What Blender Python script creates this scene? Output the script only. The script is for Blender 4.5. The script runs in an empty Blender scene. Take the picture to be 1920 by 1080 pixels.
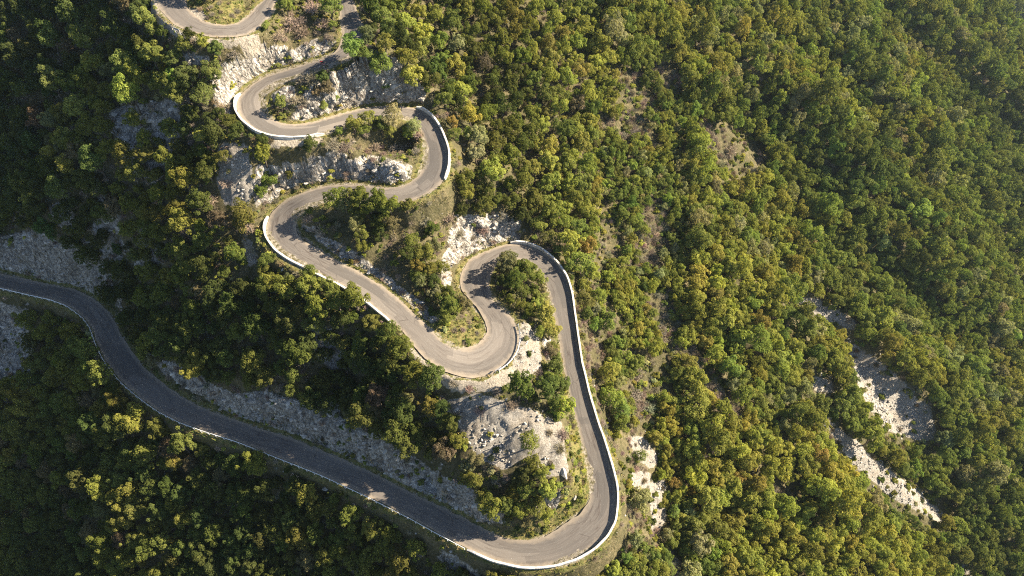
import bpy, math, random
import numpy as np
from mathutils import Vector, Matrix

# ------------------------------------------------------------------ camera, world, sun, exposure
scene = bpy.context.scene
COL = scene.collection
CAMZ = 300.0
PITCH = 55.0
FPX = 1280.0                      # focal length in pixels of the 1920 wide frame (24 mm lens)
cam_data = bpy.data.cameras.new("camera")
cam_data.lens = 24.0
cam_data.sensor_width = 36.0
cam_data.clip_start = 1.0
cam_data.clip_end = 5000.0
cam = bpy.data.objects.new("camera", cam_data)
cam.location = (0, 0, CAMZ)
cam.rotation_euler = (math.radians(90 - PITCH), 0, 0)
COL.objects.link(cam)
scene.camera = cam

SUN_EL, SUN_AZ = math.radians(33.5), math.radians(78.0)      # azimuth clockwise from +Y
world = bpy.data.worlds.new("World")
scene.world = world
world.use_nodes = True
wn = world.node_tree
sky = wn.nodes.new("ShaderNodeTexSky")
sky.sky_type = 'NISHITA'
sky.sun_disc = False
sky.sun_elevation = SUN_EL
sky.sun_rotation = SUN_AZ
sky.altitude = 600
wn.links.new(sky.outputs[0], wn.nodes["Background"].inputs[0])
wn.nodes["Background"].inputs[1].default_value = 0.05

sun_dir = Vector((math.sin(SUN_AZ) * math.cos(SUN_EL), math.cos(SUN_AZ) * math.cos(SUN_EL), math.sin(SUN_EL)))
sun_data = bpy.data.lights.new("sun", 'SUN')
sun_data.energy = 5.0
sun_data.angle = math.radians(0.5)
sun_data.color = (1.0, 0.86, 0.65)
sun = bpy.data.objects.new("sun", sun_data)
sun.rotation_euler = (-sun_dir).to_track_quat('-Z', 'Y').to_euler()
sun.location = sun_dir * 400
COL.objects.link(sun)

scene.view_settings.view_transform = 'Standard'
scene.view_settings.look = 'None'
scene.view_settings.exposure = 2.1
scene.view_settings.gamma = 1.0
scene.cycles.max_bounces = 6
scene.cycles.diffuse_bounces = 2
scene.cycles.transmission_bounces = 3
scene.cycles.volume_bounces = 0
scene.cycles.use_denoising = False
scene.cycles.sample_clamp_direct = 3.0
scene.cycles.sample_clamp_indirect = 1.5
scene.cycles.denoising_prefilter = 'ACCURATE'
scene.cycles.pixel_filter_type = 'BLACKMAN_HARRIS'
scene.cycles.filter_width = 1.15

rng = np.random.default_rng(7)
random.seed(7)

# ------------------------------------------------------------------ helpers
CP, SP = math.cos(math.radians(PITCH)), math.sin(math.radians(PITCH))


def ray(u, v):
    """view ray of photo pixel (1920x1080), scaled to unit depth; z is relative to the camera"""
    u = np.asarray(u, float); v = np.asarray(v, float)
    a = (540 - v) / FPX
    return np.stack([(u - 960) / FPX, CP + a * SP, -SP + a * CP], -1)


def project(p):
    p = np.asarray(p, float)
    d = p[..., 1] * CP - p[..., 2] * SP
    up = p[..., 1] * SP + p[..., 2] * CP
    return 960 + FPX * p[..., 0] / d, 540 - FPX * up / d, d


def smooth(a, b, x):
    t = np.clip((x - a) / (b - a), 0, 1)
    return t * t * (3 - 2 * t)


_perm = np.random.default_rng(3).random((256, 256))


def vnoise(x, y):
    xi = np.floor(x).astype(int); yi = np.floor(y).astype(int)
    fx = x - xi; fy = y - yi
    fx = fx * fx * (3 - 2 * fx); fy = fy * fy * (3 - 2 * fy)
    g = lambda i, j: _perm[(xi + i) & 255, (yi + j) & 255]
    return ((g(0, 0) * (1 - fx) + g(1, 0) * fx) * (1 - fy) + (g(0, 1) * (1 - fx) + g(1, 1) * fx) * fy) * 2 - 1


def fbm(x, y, o=4):
    s = 0; a = 1; t = 0
    for i in range(o):
        s = s + a * vnoise(x * 2 ** i + 17.3 * i, y * 2 ** i + 5.1 * i); t += a; a *= 0.5
    return s / t


def in_poly(u, v, poly):
    u = np.asarray(u); v = np.asarray(v)
    r = np.zeros(u.shape, bool)
    n = len(poly)
    for i in range(n):
        x1, y1 = poly[i]; x2, y2 = poly[(i + 1) % n]
        if y1 == y2:
            continue
        c = ((y1 > v) != (y2 > v)) & (u < (x2 - x1) * (v - y1) / (y2 - y1) + x1)
        r ^= c
    return r


def poly_soft(u, v, poly, s=6.0, n=9):
    """soft polygon mask with an uneven outline"""
    w = np.zeros(np.shape(u))
    rg = np.random.default_rng(11)
    for k in range(n):
        du, dv = rg.normal(0, s, 2)
        w = w + in_poly(u + du, v + dv, poly)
    return w / n


def link(o, parent=None):
    COL.objects.link(o)
    if parent is not None:
        o.parent = parent
    return o


def tag(o, label=None, cat=None, group=None, kind=None):
    if label: o["label"] = label
    if cat: o["category"] = cat
    if group: o["group"] = group
    if kind: o["kind"] = kind
    return o


def mesh_np(name, verts, faces, mats, smooth_shade=False, midx=None):
    """faces: (n,3) or (n,4) array or list of such arrays"""
    me = bpy.data.meshes.new(name)
    fl = faces if isinstance(faces, list) else [faces]
    verts = np.asarray(verts, np.float32)
    me.vertices.add(len(verts))
    me.vertices.foreach_set("co", verts.ravel())
    loops = np.concatenate([np.asarray(f, np.int32).ravel() for f in fl])
    tot = np.concatenate([np.full(len(f), np.asarray(f).shape[1], np.int32) for f in fl])
    start = np.concatenate([[0], np.cumsum(tot)[:-1]]).astype(np.int32)
    me.loops.add(len(loops))
    me.loops.foreach_set("vertex_index", loops)
    me.polygons.add(len(tot))
    me.polygons.foreach_set("loop_start", start)
    me.polygons.foreach_set("loop_total", tot)
    for m in mats:
        me.materials.append(m)
    if midx is not None:
        me.polygons.foreach_set("material_index", np.asarray(midx, np.int32))
    me.polygons.foreach_set("use_smooth", np.full(len(tot), smooth_shade, bool))
    me.update(calc_edges=True)
    me.validate()
    return me


def vattr(me, name, vals):
    a = me.attributes.new(name, 'FLOAT', 'POINT')
    a.data.foreach_set("value", np.asarray(vals, np.float32))


class MB:
    """collects boxes, tubes and sweeps into one mesh"""
    def __init__(self):
        self.v = []; self.f3 = []; self.f4 = []; self.n = 0

    def add(self, v, f):
        v = np.asarray(v, float); f = np.asarray(f, int)
        self.v.append(v)
        (self.f3 if f.shape[1] == 3 else self.f4).append(f + self.n)
        self.n += len(v)

    def box(self, c, s, rot=None):
        sx, sy, sz = s[0] / 2, s[1] / 2, s[2] / 2
        v = np.array([(x, y, z) for x in (-sx, sx) for y in (-sy, sy) for z in (-sz, sz)])
        if rot is not None:
            v = v @ np.asarray(rot).T
        self.add(v + np.asarray(c), [(0, 1, 3, 2), (4, 6, 7, 5), (0, 4, 5, 1), (2, 3, 7, 6), (0, 2, 6, 4), (1, 5, 7, 3)])

    def tube(self, pts, radii, n=6, cap=True):
        pts = np.asarray(pts, float); m = len(pts)
        radii = np.broadcast_to(np.asarray(radii, float), (m,))
        t = np.gradient(pts, axis=0)
        t /= np.linalg.norm(t, axis=1)[:, None] + 1e-9
        ref = np.where(np.abs(t[:, 2:3]) > 0.9, np.array([[1.0, 0, 0]]), np.array([[0, 0, 1.0]]))
        a = np.cross(t, ref); a /= np.linalg.norm(a, axis=1)[:, None] + 1e-9
        b = np.cross(t, a)
        th = np.arange(n) / n * 2 * np.pi
        ring = pts[:, None] + radii[:, None, None] * (np.cos(th)[None, :, None] * a[:, None] + np.sin(th)[None, :, None] * b[:, None])
        v = ring.reshape(-1, 3)
        f = []
        for i in range(m - 1):
            for k in range(n):
                k2 = (k + 1) % n
                f.append((i * n + k, i * n + k2, (i + 1) * n + k2, (i + 1) * n + k))
        self.add(v, f)
        if cap:
            base = self.n - m * n
            for i, s in ((0, 1), (m - 1, -1)):
                self.v.append(pts[i][None]); c = self.n; self.n += 1
                self.f3.append(np.array([(c, base + i * n + (k + 1) % n, base + i * n + k)[::s] for k in range(n)]))

    def faces(self):
        r = []
        if self.f4: r.append(np.concatenate(self.f4))
        if self.f3: r.append(np.concatenate(self.f3))
        return r

    def mesh(self, name, mat, sm=False):
        return mesh_np(name, np.concatenate(self.v), self.faces(), [mat], sm)

    def build(self, name, mat, parent=None, sm=False):
        return link(bpy.data.objects.new(name, self.mesh(name, mat, sm)), parent)


# ------------------------------------------------------------------ materials
class NT:
    def __init__(self, name):
        self.m = bpy.data.materials.new(name)
        self.m.use_nodes = True
        self.t = self.m.node_tree
        self.t.nodes.clear()
        self.out = self.t.nodes.new("ShaderNodeOutputMaterial")

    def n(self, typ, ins=None, **kw):
        nd = self.t.nodes.new(typ)
        for k, v in kw.items():
            setattr(nd, k, v)
        for k, v in (ins or {}).items():
            s = nd.inputs[k]
            if isinstance(v, bpy.types.NodeSocket):
                self.t.links.new(v, s)
            else:
                s.default_value = v
        return nd

    def noise(self, vec, scale, detail=4, rough=0.55, **kw):
        return self.n("ShaderNodeTexNoise", {"Vector": vec, "Scale": scale, "Detail": detail, "Roughness": rough}, **kw).outputs["Fac"]

    def ramp(self, fac, stops, interp='LINEAR'):
        r = self.n("ShaderNodeValToRGB", {"Fac": fac})
        r.color_ramp.interpolation = interp
        while len(r.color_ramp.elements) < len(stops):
            r.color_ramp.elements.new(0.5)
        for e, (p, c) in zip(r.color_ramp.elements, stops):
            e.position = p
            e.color = (c, c, c, 1) if isinstance(c, (int, float)) else (*c, 1)
        return r.outputs["Color"]

    def mix(self, fac, a, b, blend='MIX'):
        m = self.n("ShaderNodeMix", data_type='RGBA', blend_type=blend)
        for k, v in ((0, fac), (6, a), (7, b)):
            s = m.inputs[k]
            if isinstance(v, bpy.types.NodeSocket):
                self.t.links.new(v, s)
            elif k == 0:
                s.default_value = v
            else:
                s.default_value = (v, v, v, 1) if isinstance(v, (int, float)) else (*v, 1)
        return m.outputs[2]

    def math(self, op, a, b=0.0, clamp=False):
        m = self.n("ShaderNodeMath", operation=op, use_clamp=clamp)
        for k, v in ((0, a), (1, b)):
            if isinstance(v, bpy.types.NodeSocket):
                self.t.links.new(v, m.inputs[k])
            else:
                m.inputs[k].default_value = v
        return m.outputs[0]

    def attr(self, name, typ='GEOMETRY'):
        return self.n("ShaderNodeAttribute", attribute_name=name, attribute_type=typ)

    def surf(self, sock):
        self.t.links.new(sock, self.out.inputs["Surface"])
        return self.m

    def principled(self, col, rough=0.9, bump=None, bstr=0.5, bdist=0.1, spec=0.2, metal=0.0):
        p = self.n("ShaderNodeBsdfPrincipled")
        for k, v in (("Base Color", col), ("Roughness", rough)):
            if isinstance(v, bpy.types.NodeSocket):
                self.t.links.new(v, p.inputs[k])
            else:
                p.inputs[k].default_value = (*v, 1) if isinstance(v, tuple) else v
        p.inputs["Specular IOR Level"].default_value = spec
        p.inputs["Metallic"].default_value = metal
        if bump is not None:
            b = self.n("ShaderNodeBump", {"Height": bump, "Strength": bstr, "Distance": bdist})
            self.t.links.new(b.outputs[0], p.inputs["Normal"])
        return self.surf(p.outputs[0])


def leaf_material(name, transl=0.4):
    t = NT(name)
    tint = t.attr("tint", 'INSTANCER').outputs["Color"]
    lv = t.attr("leafv").outputs["Fac"]
    f = t.math('ADD', t.math('MULTIPLY', lv, 0.8), 0.80)
    hue = t.n("ShaderNodeHueSaturation", {"Hue": t.math('ADD', t.math('MULTIPLY', lv, -0.035), 0.5105), "Saturation": 0.93,
                                          "Value": f, "Color": tint}).outputs[0]
    d = t.n("ShaderNodeBsdfDiffuse", {"Color": hue, "Roughness": 0.9})
    tr = t.n("ShaderNodeBsdfTranslucent", {"Color": t.mix(1.0, hue, (1.0, 1.0, 0.55), 'MULTIPLY')})
    mx = t.n("ShaderNodeMixShader", {0: transl})
    t.t.links.new(d.outputs[0], mx.inputs[1]); t.t.links.new(tr.outputs[0], mx.inputs[2])
    return t.surf(mx.outputs[0])


M = {}
M["leaf"] = leaf_material("leaf")
M["twig"] = leaf_material("dry_twig", 0.05)
t = NT("bark")
g = t.n("ShaderNodeTexCoord").outputs["Object"]
M["bark"] = t.principled(t.ramp(t.noise(g, 6.0), [(0.3, (0.07, 0.055, 0.04)), (0.7, (0.20, 0.17, 0.14))]), 0.95)

t = NT("asphalt")
uv = t.n("ShaderNodeUVMap", uv_map="road").outputs[0]
ob = t.n("ShaderNodeTexCoord").outputs["Object"]
mp = t.n("ShaderNodeMapping", {"Vector": uv, "Scale": (0.12, 1.6, 1)}).outputs[0]
streak = t.noise(mp, 1.6, 5, 0.6)
grain = t.noise(ob, 5.0, 5, 0.75)
blot = t.noise(ob, 0.16, 4, 0.6)
c = t.mix(t.ramp(streak, [(0.3, 0.0), (0.75, 1.0)]), (0.092, 0.083, 0.075), (0.160, 0.144, 0.129))
c = t.mix(t.ramp(blot, [(0.35, 0.0), (0.7, 0.55)]), c, (0.150, 0.131, 0.116))
c = t.mix(t.math('MULTIPLY', t.ramp(grain, [(0.3, 0.0), (0.75, 1.0)]), 0.45), c, (0.103, 0.092, 0.084))
mp2 = t.n("ShaderNodeMapping", {"Vector": uv, "Scale": (0.10, 0.9, 1)}).outputs[0]
wear = t.math('MULTIPLY', t.ramp(t.noise(mp2, 2.1, 6, 0.72), [(0.50, 0.0), (0.63, 1.0)]), t.ramp(t.noise(ob, 0.075, 3), [(0.42, 0.0), (0.56, 1.0)]))
c = t.mix(t.math('MULTIPLY', wear, 0.9), c, (0.062, 0.05, 0.045))
crk = t.n("ShaderNodeTexVoronoi", {"Vector": t.n("ShaderNodeMapping", {"Vector": uv, "Scale": (0.16, 0.55, 1)}).outputs[0], "Scale": 1.0, "Randomness": 1.0}, feature='DISTANCE_TO_EDGE').outputs["Distance"]
crm = t.math('MULTIPLY', t.ramp(crk, [(0.006, 0.9), (0.016, 0.0)]), t.ramp(t.noise(ob, 0.12, 2), [(0.48, 0.0), (0.56, 0.85)]))
c = t.mix(crm, c, (0.05, 0.042, 0.038))
pv2 = t.n("ShaderNodeTexVoronoi", {"Vector": t.n("ShaderNodeMapping", {"Vector": uv, "Scale": (0.07, 0.42, 1)}).outputs[0], "Scale": 1.0, "Randomness": 0.8}, distance='CHEBYCHEV')
pr = t.n("ShaderNodeSeparateColor", {"Color": pv2.outputs["Color"]}).outputs[0]
c = t.mix(t.ramp(pr, [(0.0, 0.7), (0.16, 0.6), (0.18, 0.0)], 'CONSTANT'), c, (0.085, 0.078, 0.073))
c = t.mix(t.ramp(pr, [(0.85, 0.0), (0.86, 0.3)], 'CONSTANT'), c, (0.225, 0.20, 0.175))
mp3 = t.n("ShaderNodeMapping", {"Vector": uv, "Scale": (0.02, 0.8, 1)}).outputs[0]
c = t.mix(t.ramp(t.noise(mp3, 2.4, 3, 0.6), [(0.52, 0.0), (0.68, 0.45)]), c, (0.088, 0.08, 0.074))
ev = t.attr("edge").outputs["Fac"]
dust = t.math('MULTIPLY', t.ramp(t.math('ADD', ev, t.math('MULTIPLY', t.math('SUBTRACT', t.noise(ob, 0.9, 4), 0.5), 0.5)), [(0.66, 0.0), (0.95, 1.0)]), 0.85)
c = t.mix(dust, c, (0.24, 0.20, 0.155))
M["asphalt"] = t.principled(c, 0.9, grain, 0.25, 0.02, 0.25)

t = NT("painted_concrete")
ob = t.n("ShaderNodeTexCoord").outputs["Object"]
n1 = t.noise(ob, 0.8, 5, 0.65)
c = t.mix(t.ramp(n1, [(0.42, 0.0), (0.72, 1.0)]), (0.60, 0.585, 0.56), (0.36, 0.335, 0.30))
c = t.mix(t.ramp(t.noise(ob, 4.0, 4, 0.7), [(0.54, 0.0), (0.68, 0.75)]), c, (0.30, 0.27, 0.23))
wl = t.attr("wlen").outputs["Fac"]
jt = t.math('LESS_THAN', t.math('ABSOLUTE', t.math('SUBTRACT', t.math('FRACT', t.math('MULTIPLY', wl, 1 / 4.2)), 0.5)), 0.022)
c = t.mix(t.math('MULTIPLY', jt, 0.7), c, (0.20, 0.18, 0.16))
M["wall"] = t.principled(c, 0.85, n1, 0.3, 0.03, 0.2)

t = NT("galvanised_steel")
ob = t.n("ShaderNodeTexCoord").outputs["Object"]
M["steel"] = t.principled(t.ramp(t.noise(ob, 1.5), [(0.3, (0.55, 0.57, 0.60)), (0.7, (0.75, 0.76, 0.78))]), 0.5, None, spec=0.5, metal=0.15)
t = NT("white_post_paint")
M["white"] = t.principled((0.78, 0.78, 0.76), 0.6)
t = NT("dark_metal")
M["dark"] = t.principled((0.06, 0.06, 0.065), 0.6)


def simple(name, col, rough=0.8):
    return NT(name).principled(col, rough)


def rock_color(t, ob, scale=1.0):
    wv = t.n("ShaderNodeTexNoise", {"Vector": ob, "Scale": 0.8 * scale, "Detail": 4.0}).outputs["Color"]
    wp = t.n("ShaderNodeVectorMath", {0: ob, 1: t.n("ShaderNodeVectorMath", {0: wv, "Scale": 1.6}, operation='SCALE').outputs[0]}, operation='ADD').outputs[0]
    wp = t.n("ShaderNodeMapping", {"Vector": wp, "Scale": (1.0, 1.0, 0.55), "Rotation": (0.5, 0.35, 0.2)}).outputs[0]
    k1 = t.n("ShaderNodeTexVoronoi", {"Vector": wp, "Scale": 0.55 * scale}, feature='DISTANCE_TO_EDGE').outputs["Distance"]
    k2 = t.n("ShaderNodeTexVoronoi", {"Vector": wp, "Scale": 1.5 * scale}, feature='DISTANCE_TO_EDGE').outputs["Distance"]
    n1 = t.noise(ob, 0.35 * scale, 8, 0.65)
    n2 = t.noise(ob, 1.7 * scale, 6, 0.7)
    c = t.mix(t.ramp(n1, [(0.35, 0.0), (0.68, 1.0)]), (0.29, 0.268, 0.238), (0.58, 0.548, 0.50))
    c = t.mix(t.ramp(n2, [(0.40, 0.75), (0.55, 0.0)]), c, (0.13, 0.115, 0.10))
    c = t.mix(t.ramp(t.noise(ob, 0.9 * scale, 5, 0.7), [(0.58, 0.0), (0.70, 0.7)]), c, (0.33, 0.24, 0.15))
    c = t.mix(t.ramp(k1, [(0.0, 0.7), (0.08, 0.0)]), c, (0.07, 0.062, 0.055))
    c = t.mix(t.ramp(k2, [(0.0, 0.6), (0.12, 0.0)]), c, (0.11, 0.10, 0.088))
    n1 = t.math('ADD', n1, t.math('MINIMUM', t.math('MULTIPLY', k1, 1.6), 0.5))
    n2 = t.math('ADD', n2, t.math('MINIMUM', k2, 0.35))
    return c, n1, n2


t = NT("ground")
ob = t.n("ShaderNodeTexCoord").outputs["Object"]
A = {k: t.attr(k).outputs["Fac"] for k in ("rock", "scree", "grass", "gravel")}
n0 = t.noise(ob, 0.12, 6, 0.65)
n1 = t.noise(ob, 1.1, 6, 0.7)
soil = t.mix(t.ramp(n0, [(0.36, 0.0), (0.64, 1.0)]), (0.075, 0.070, 0.036), (0.150, 0.125, 0.070))
soil = t.mix(t.ramp(n1, [(0.42, 0.0), (0.60, 0.85)]), soil, (0.065, 0.062, 0.03))
soil = t.mix(t.ramp(t.noise(ob, 2.4, 5, 0.75), [(0.60, 0.0), (0.72, 0.8)]), soil, (0.34, 0.30, 0.245))
gr = t.mix(t.ramp(n1, [(0.38, 0.0), (0.62, 1.0)]), (0.085, 0.10, 0.028), (0.20, 0.165, 0.07))
rc, r1, r2 = rock_color(t, t.n("ShaderNodeMapping", {"Vector": ob, "Scale": (1, 1, 0.7), "Rotation": (0.3, 0.4, 0)}).outputs[0])
vs = t.n("ShaderNodeTexVoronoi", {"Vector": ob, "Scale": 3.6, "Randomness": 1.0})
sc = t.mix(t.n("ShaderNodeSeparateColor", {"Color": vs.outputs["Color"]}).outputs[0], (0.22, 0.204, 0.182), (0.40, 0.378, 0.345))
sc = t.mix(t.ramp(t.noise(ob, 3.4, 8, 0.8), [(0.40, 0.75), (0.56, 0.0)]), sc, (0.16, 0.145, 0.125))
sc = t.mix(t.ramp(t.noise(ob, 0.22, 4, 0.6), [(0.45, 0.0), (0.68, 0.6)]), sc, (0.30, 0.25, 0.19))
gv = t.mix(t.ramp(t.noise(ob, 3.0, 6, 0.75), [(0.35, 0.0), (0.65, 1.0)]), (0.21, 0.182, 0.145), (0.38, 0.342, 0.29))


def masked(a, lo=0.35, hi=0.65, amp=0.7, scale=0.7):
    nn = t.math('MULTIPLY', t.math('SUBTRACT', t.noise(ob, scale, 6, 0.7), 0.5), amp * 2)
    return t.ramp(t.math('ADD', a, nn), [(lo, 0.0), (hi, 1.0)])


c = t.mix(masked(A["grass"]), soil, gr)
c = t.mix(masked(A["rock"], 0.42, 0.56, 0.6, 0.5), c, rc)
c = t.mix(masked(A["scree"], 0.40, 0.6, 0.4), c, sc)
c = t.mix(masked(A["gravel"], 0.40, 0.6, 0.55, 1.2), c, gv)
hgt = t.mix(A["rock"], t.noise(ob, 1.6, 8, 0.75), t.math('ADD', t.math('MULTIPLY', r1, 1.4), r2))
hgt = t.mix(A["scree"], hgt, t.noise(ob, 3.4, 8, 0.8))
M["ground"] = t.principled(c, 0.95, hgt, 1.0, 0.6, 0.1)

t = NT("limestone")
ob = t.n("ShaderNodeTexCoord").outputs["Object"]
oi = t.n("ShaderNodeObjectInfo").outputs["Random"]
rc, r1, r2 = rock_color(t, ob, 2.0)
c = t.mix(oi, (0.24, 0.224, 0.202), (0.50, 0.475, 0.438))
c = t.mix(t.ramp(r2, [(0.42, 0.6), (0.55, 0.0)]), c, (0.16, 0.14, 0.12))
M["stone"] = t.principled(c, 0.95, r2, 0.8, 0.1, 0.1)

t = NT("grass_blades")
gc = t.attr("gcol").outputs["Color"]
M["grass"] = t.principled(gc, 0.95, spec=0.05)

# ------------------------------------------------------------------ the road: both edges, bottom left to the top
# (edge A = right of travel, edge B = left of travel, z at both ends) in photo pixels, turned into metres below
SEG = [
 ([(-70, 528), (0, 540)], [(-70, 502), (0, 513)], -150.5, -150.3),
 ([(0, 540), (42, 550), (100, 563), (129, 574), (158, 595), (173, 615)], [(0, 513), (50, 523), (90, 533), (137, 541), (173, 557), (200, 580), (217, 603)], -150.3, -150),
 ([(173, 615), (183, 645), (198, 676), (219, 704), (231, 718), (265, 747)], [(217, 603), (227, 626), (246, 657), (269, 687), (304, 718)], -150, -149.6),
 ([(265, 747), (300, 772), (337, 791), (383, 808), (450, 829)], [(304, 718), (346, 747), (383, 766), (429, 783), (481, 802)], -149.6, -149),
 ([(450, 829), (512, 854), (603, 890), (687, 929), (740, 956)], [(481, 802), (544, 820), (596, 841), (645, 862), (707, 890), (770, 923)], -149, -147.8),
 ([(740, 956), (770, 971), (822, 1000), (877, 1029), (925, 1051)], [(770, 923), (832, 952), (874, 973), (920, 998), (946, 1009)], -147.8, -146),
 ([(925, 1051), (977, 1063), (1008, 1064), (1040, 1060), (1081, 1048)], [(946, 1009), (966, 1013), (987, 1013), (1008, 1010), (1025, 1005)], -146, -144.7),
 ([(1081, 1048), (1112, 1030), (1137, 1005), (1152, 978), (1156, 938)], [(1025, 1005), (1060, 982), (1092, 961), (1104, 940), (1107, 920)], -144.7, -142.5),
 ([(1156, 938), (1155, 913), (1146, 876), (1137, 846), (1118, 790)], [(1107, 920), (1106, 900), (1102, 880), (1097, 860), (1081, 790)], -142.5, -139),
 ([(1118, 790), (1104, 744), (1089, 682), (1083, 640)], [(1081, 790), (1068, 744), (1058, 692), (1049, 640)], -139, -134.5),
 ([(1083, 640), (1076, 592), (1072, 559), (1062, 522)], [(1049, 640), (1041, 597), (1028, 551), (1018, 520)], -134.5, -131.2),
 ([(1062, 522), (1041, 492), (1014, 470), (987, 459), (957, 457)], [(1018, 520), (1008, 504), (992, 493), (972, 487), (955, 486)], -131.2, -129.4),
 ([(957, 457), (932, 463), (903, 475), (878, 488), (864, 513), (862, 538)], [(955, 486), (940, 491), (928, 500), (919, 518), (916, 538)], -129.4, -127.8),
 ([(862, 538), (878, 559), (897, 580), (909, 603)], [(916, 538), (924, 560), (943, 580), (962, 597)], -127.8, -126.8),
 ([(909, 603), (913, 620), (908, 632), (896, 645), (875, 653)], [(962, 597), (971, 620), (973, 638), (967, 663), (950, 684), (919, 703), (887, 709)], -126.8, -125.5),
 ([(875, 653), (854, 650), (829, 636), (804, 613), (785, 597)], [(887, 709), (858, 705), (829, 695), (800, 674), (783, 659), (769, 640), (754, 620)], -125.5, -123.2),
 ([(785, 597), (756, 568), (720, 538), (679, 513), (647, 497)], [(754, 620), (737, 606), (689, 567), (643, 538), (606, 520)], -123.2, -119.8),
 ([(647, 497), (616, 480), (585, 461), (564, 449), (555, 434)], [(606, 520), (577, 505), (543, 488), (518, 470), (502, 447), (498, 428)], -119.8, -117.3),
 ([(555, 434), (556, 420), (564, 405), (577, 395), (593, 386)], [(498, 428), (504, 409), (509, 397), (527, 381), (554, 366)], -117.3, -114),
 ([(593, 386), (610, 378), (640, 372), (668, 374), (700, 379), (731, 381)], [(554, 366), (585, 355), (614, 348), (647, 346), (689, 349), (720, 353)], -114, -111.6),
 ([(731, 381), (752, 380), (777, 375), (802, 364), (822, 350), (833, 337)], [(720, 353), (752, 350), (772, 341), (787, 327), (795, 310)], -111.6, -110.6),
 ([(833, 337), (840, 316), (841, 287), (835, 268), (825, 243)], [(795, 310), (798, 295), (798, 274), (795, 260), (788, 242)], -110.6, -109),
 ([(825, 243), (812, 224), (796, 210), (777, 202), (750, 200)], [(788, 242), (780, 232), (770, 226), (755, 223), (740, 222)], -109, -107.0),
 ([(750, 200), (725, 199), (698, 200), (673, 205), (642, 213), (615, 221)], [(740, 222), (715, 223), (690, 228), (655, 237), (625, 247), (608, 252)], -107.0, -104.0),
 ([(615, 221), (587, 230), (556, 234), (529, 232), (508, 222)], [(608, 252), (577, 259), (546, 261), (512, 258), (483, 249)], -104.0, -102.0),
 ([(508, 222), (498, 205), (496, 188), (500, 170)], [(483, 249), (458, 230), (444, 209), (443, 192), (450, 180)], -102.0, -100.0),
 ([(500, 170), (517, 159), (542, 149), (567, 142), (594, 132)], [(450, 180), (469, 161), (494, 145), (529, 134), (556, 126)], -100.0, -98),
 ([(594, 132), (615, 124), (646, 114), (667, 104), (678, 92)], [(556, 126), (587, 117), (608, 109), (627, 99), (636, 88)], -98, -96),
 ([(678, 92), (684, 77), (685, 58), (678, 42), (667, 17), (663, 0)], [(636, 88), (642, 72), (641, 52), (637, 34), (637, 15), (638, 0)], -96, -94),
 ([(663, 0), (655, -35), (625, -60), (575, -65), (525, -45), (495, 2)], [(638, 0), (630, -20), (610, -33), (575, -36), (540, -25), (516, 2)], -94, -91.4),
 ([(495, 2), (479, 12), (470, 25), (447, 43), (422, 47)], [(516, 2), (510, 27), (489, 50), (460, 67), (427, 70)], -91.4, -90),
 ([(422, 47), (402, 46), (381, 39), (360, 25), (350, 10), (346, 0)], [(427, 70), (389, 69), (354, 59), (327, 46), (308, 29), (295, 12), (293, 0)], -90, -88.6),
 ([(346, 0), (342, -25), (350, -60)], [(293, 0), (288, -25), (295, -62)], -88.6, -87.4),
]


def resample(p, n):
    p = np.asarray(p, float)
    s = np.concatenate([[0], np.cumsum(np.linalg.norm(np.diff(p, axis=0), axis=1))])
    t = np.linspace(0, s[-1], n)
    return np.stack([np.interp(t, s, p[:, k]) for k in range(2)], -1)


EA, EB, EZ = [], [], []
for a, b, z0, z1 in SEG:
    L = max(np.linalg.norm(np.diff(np.asarray(a, float), axis=0), axis=1).sum(), np.linalg.norm(np.diff(np.asarray(b, float), axis=0), axis=1).sum())
    n = max(4, int(L / 4))
    EA.append(resample(a, n)[:-1]); EB.append(resample(b, n)[:-1]); EZ.append(np.linspace(z0, z1, n)[:-1])
EA = np.concatenate(EA); EB = np.concatenate(EB); EZ = np.concatenate(EZ)


def sm1(x, k):
    w = np.hanning(k + 2)[1:-1]; w /= w.sum()
    pad = k // 2
    xp = np.concatenate([2 * x[:1] - x[1:pad + 1][::-1], x, 2 * x[-1:] - x[-pad - 1:-1][::-1]])
    return np.stack([np.convolve(xp[:, i], w, 'valid') for i in range(x.shape[1])], -1)


EA = sm1(EA, 7); EB = sm1(EB, 7); EZ = sm1(EZ[:, None], 15)[:, 0]
RA = ray(EA[:, 0], EA[:, 1]); RA = RA * (EZ / RA[:, 2])[:, None]
RB = ray(EB[:, 0], EB[:, 1]); RB = RB * (EZ / RB[:, 2])[:, None]
RC = (RA + RB) / 2
HW = np.linalg.norm(RA - RB, axis=1) / 2
RS = np.concatenate([[0], np.cumsum(np.linalg.norm(np.diff(RC, axis=0), axis=1))])

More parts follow.
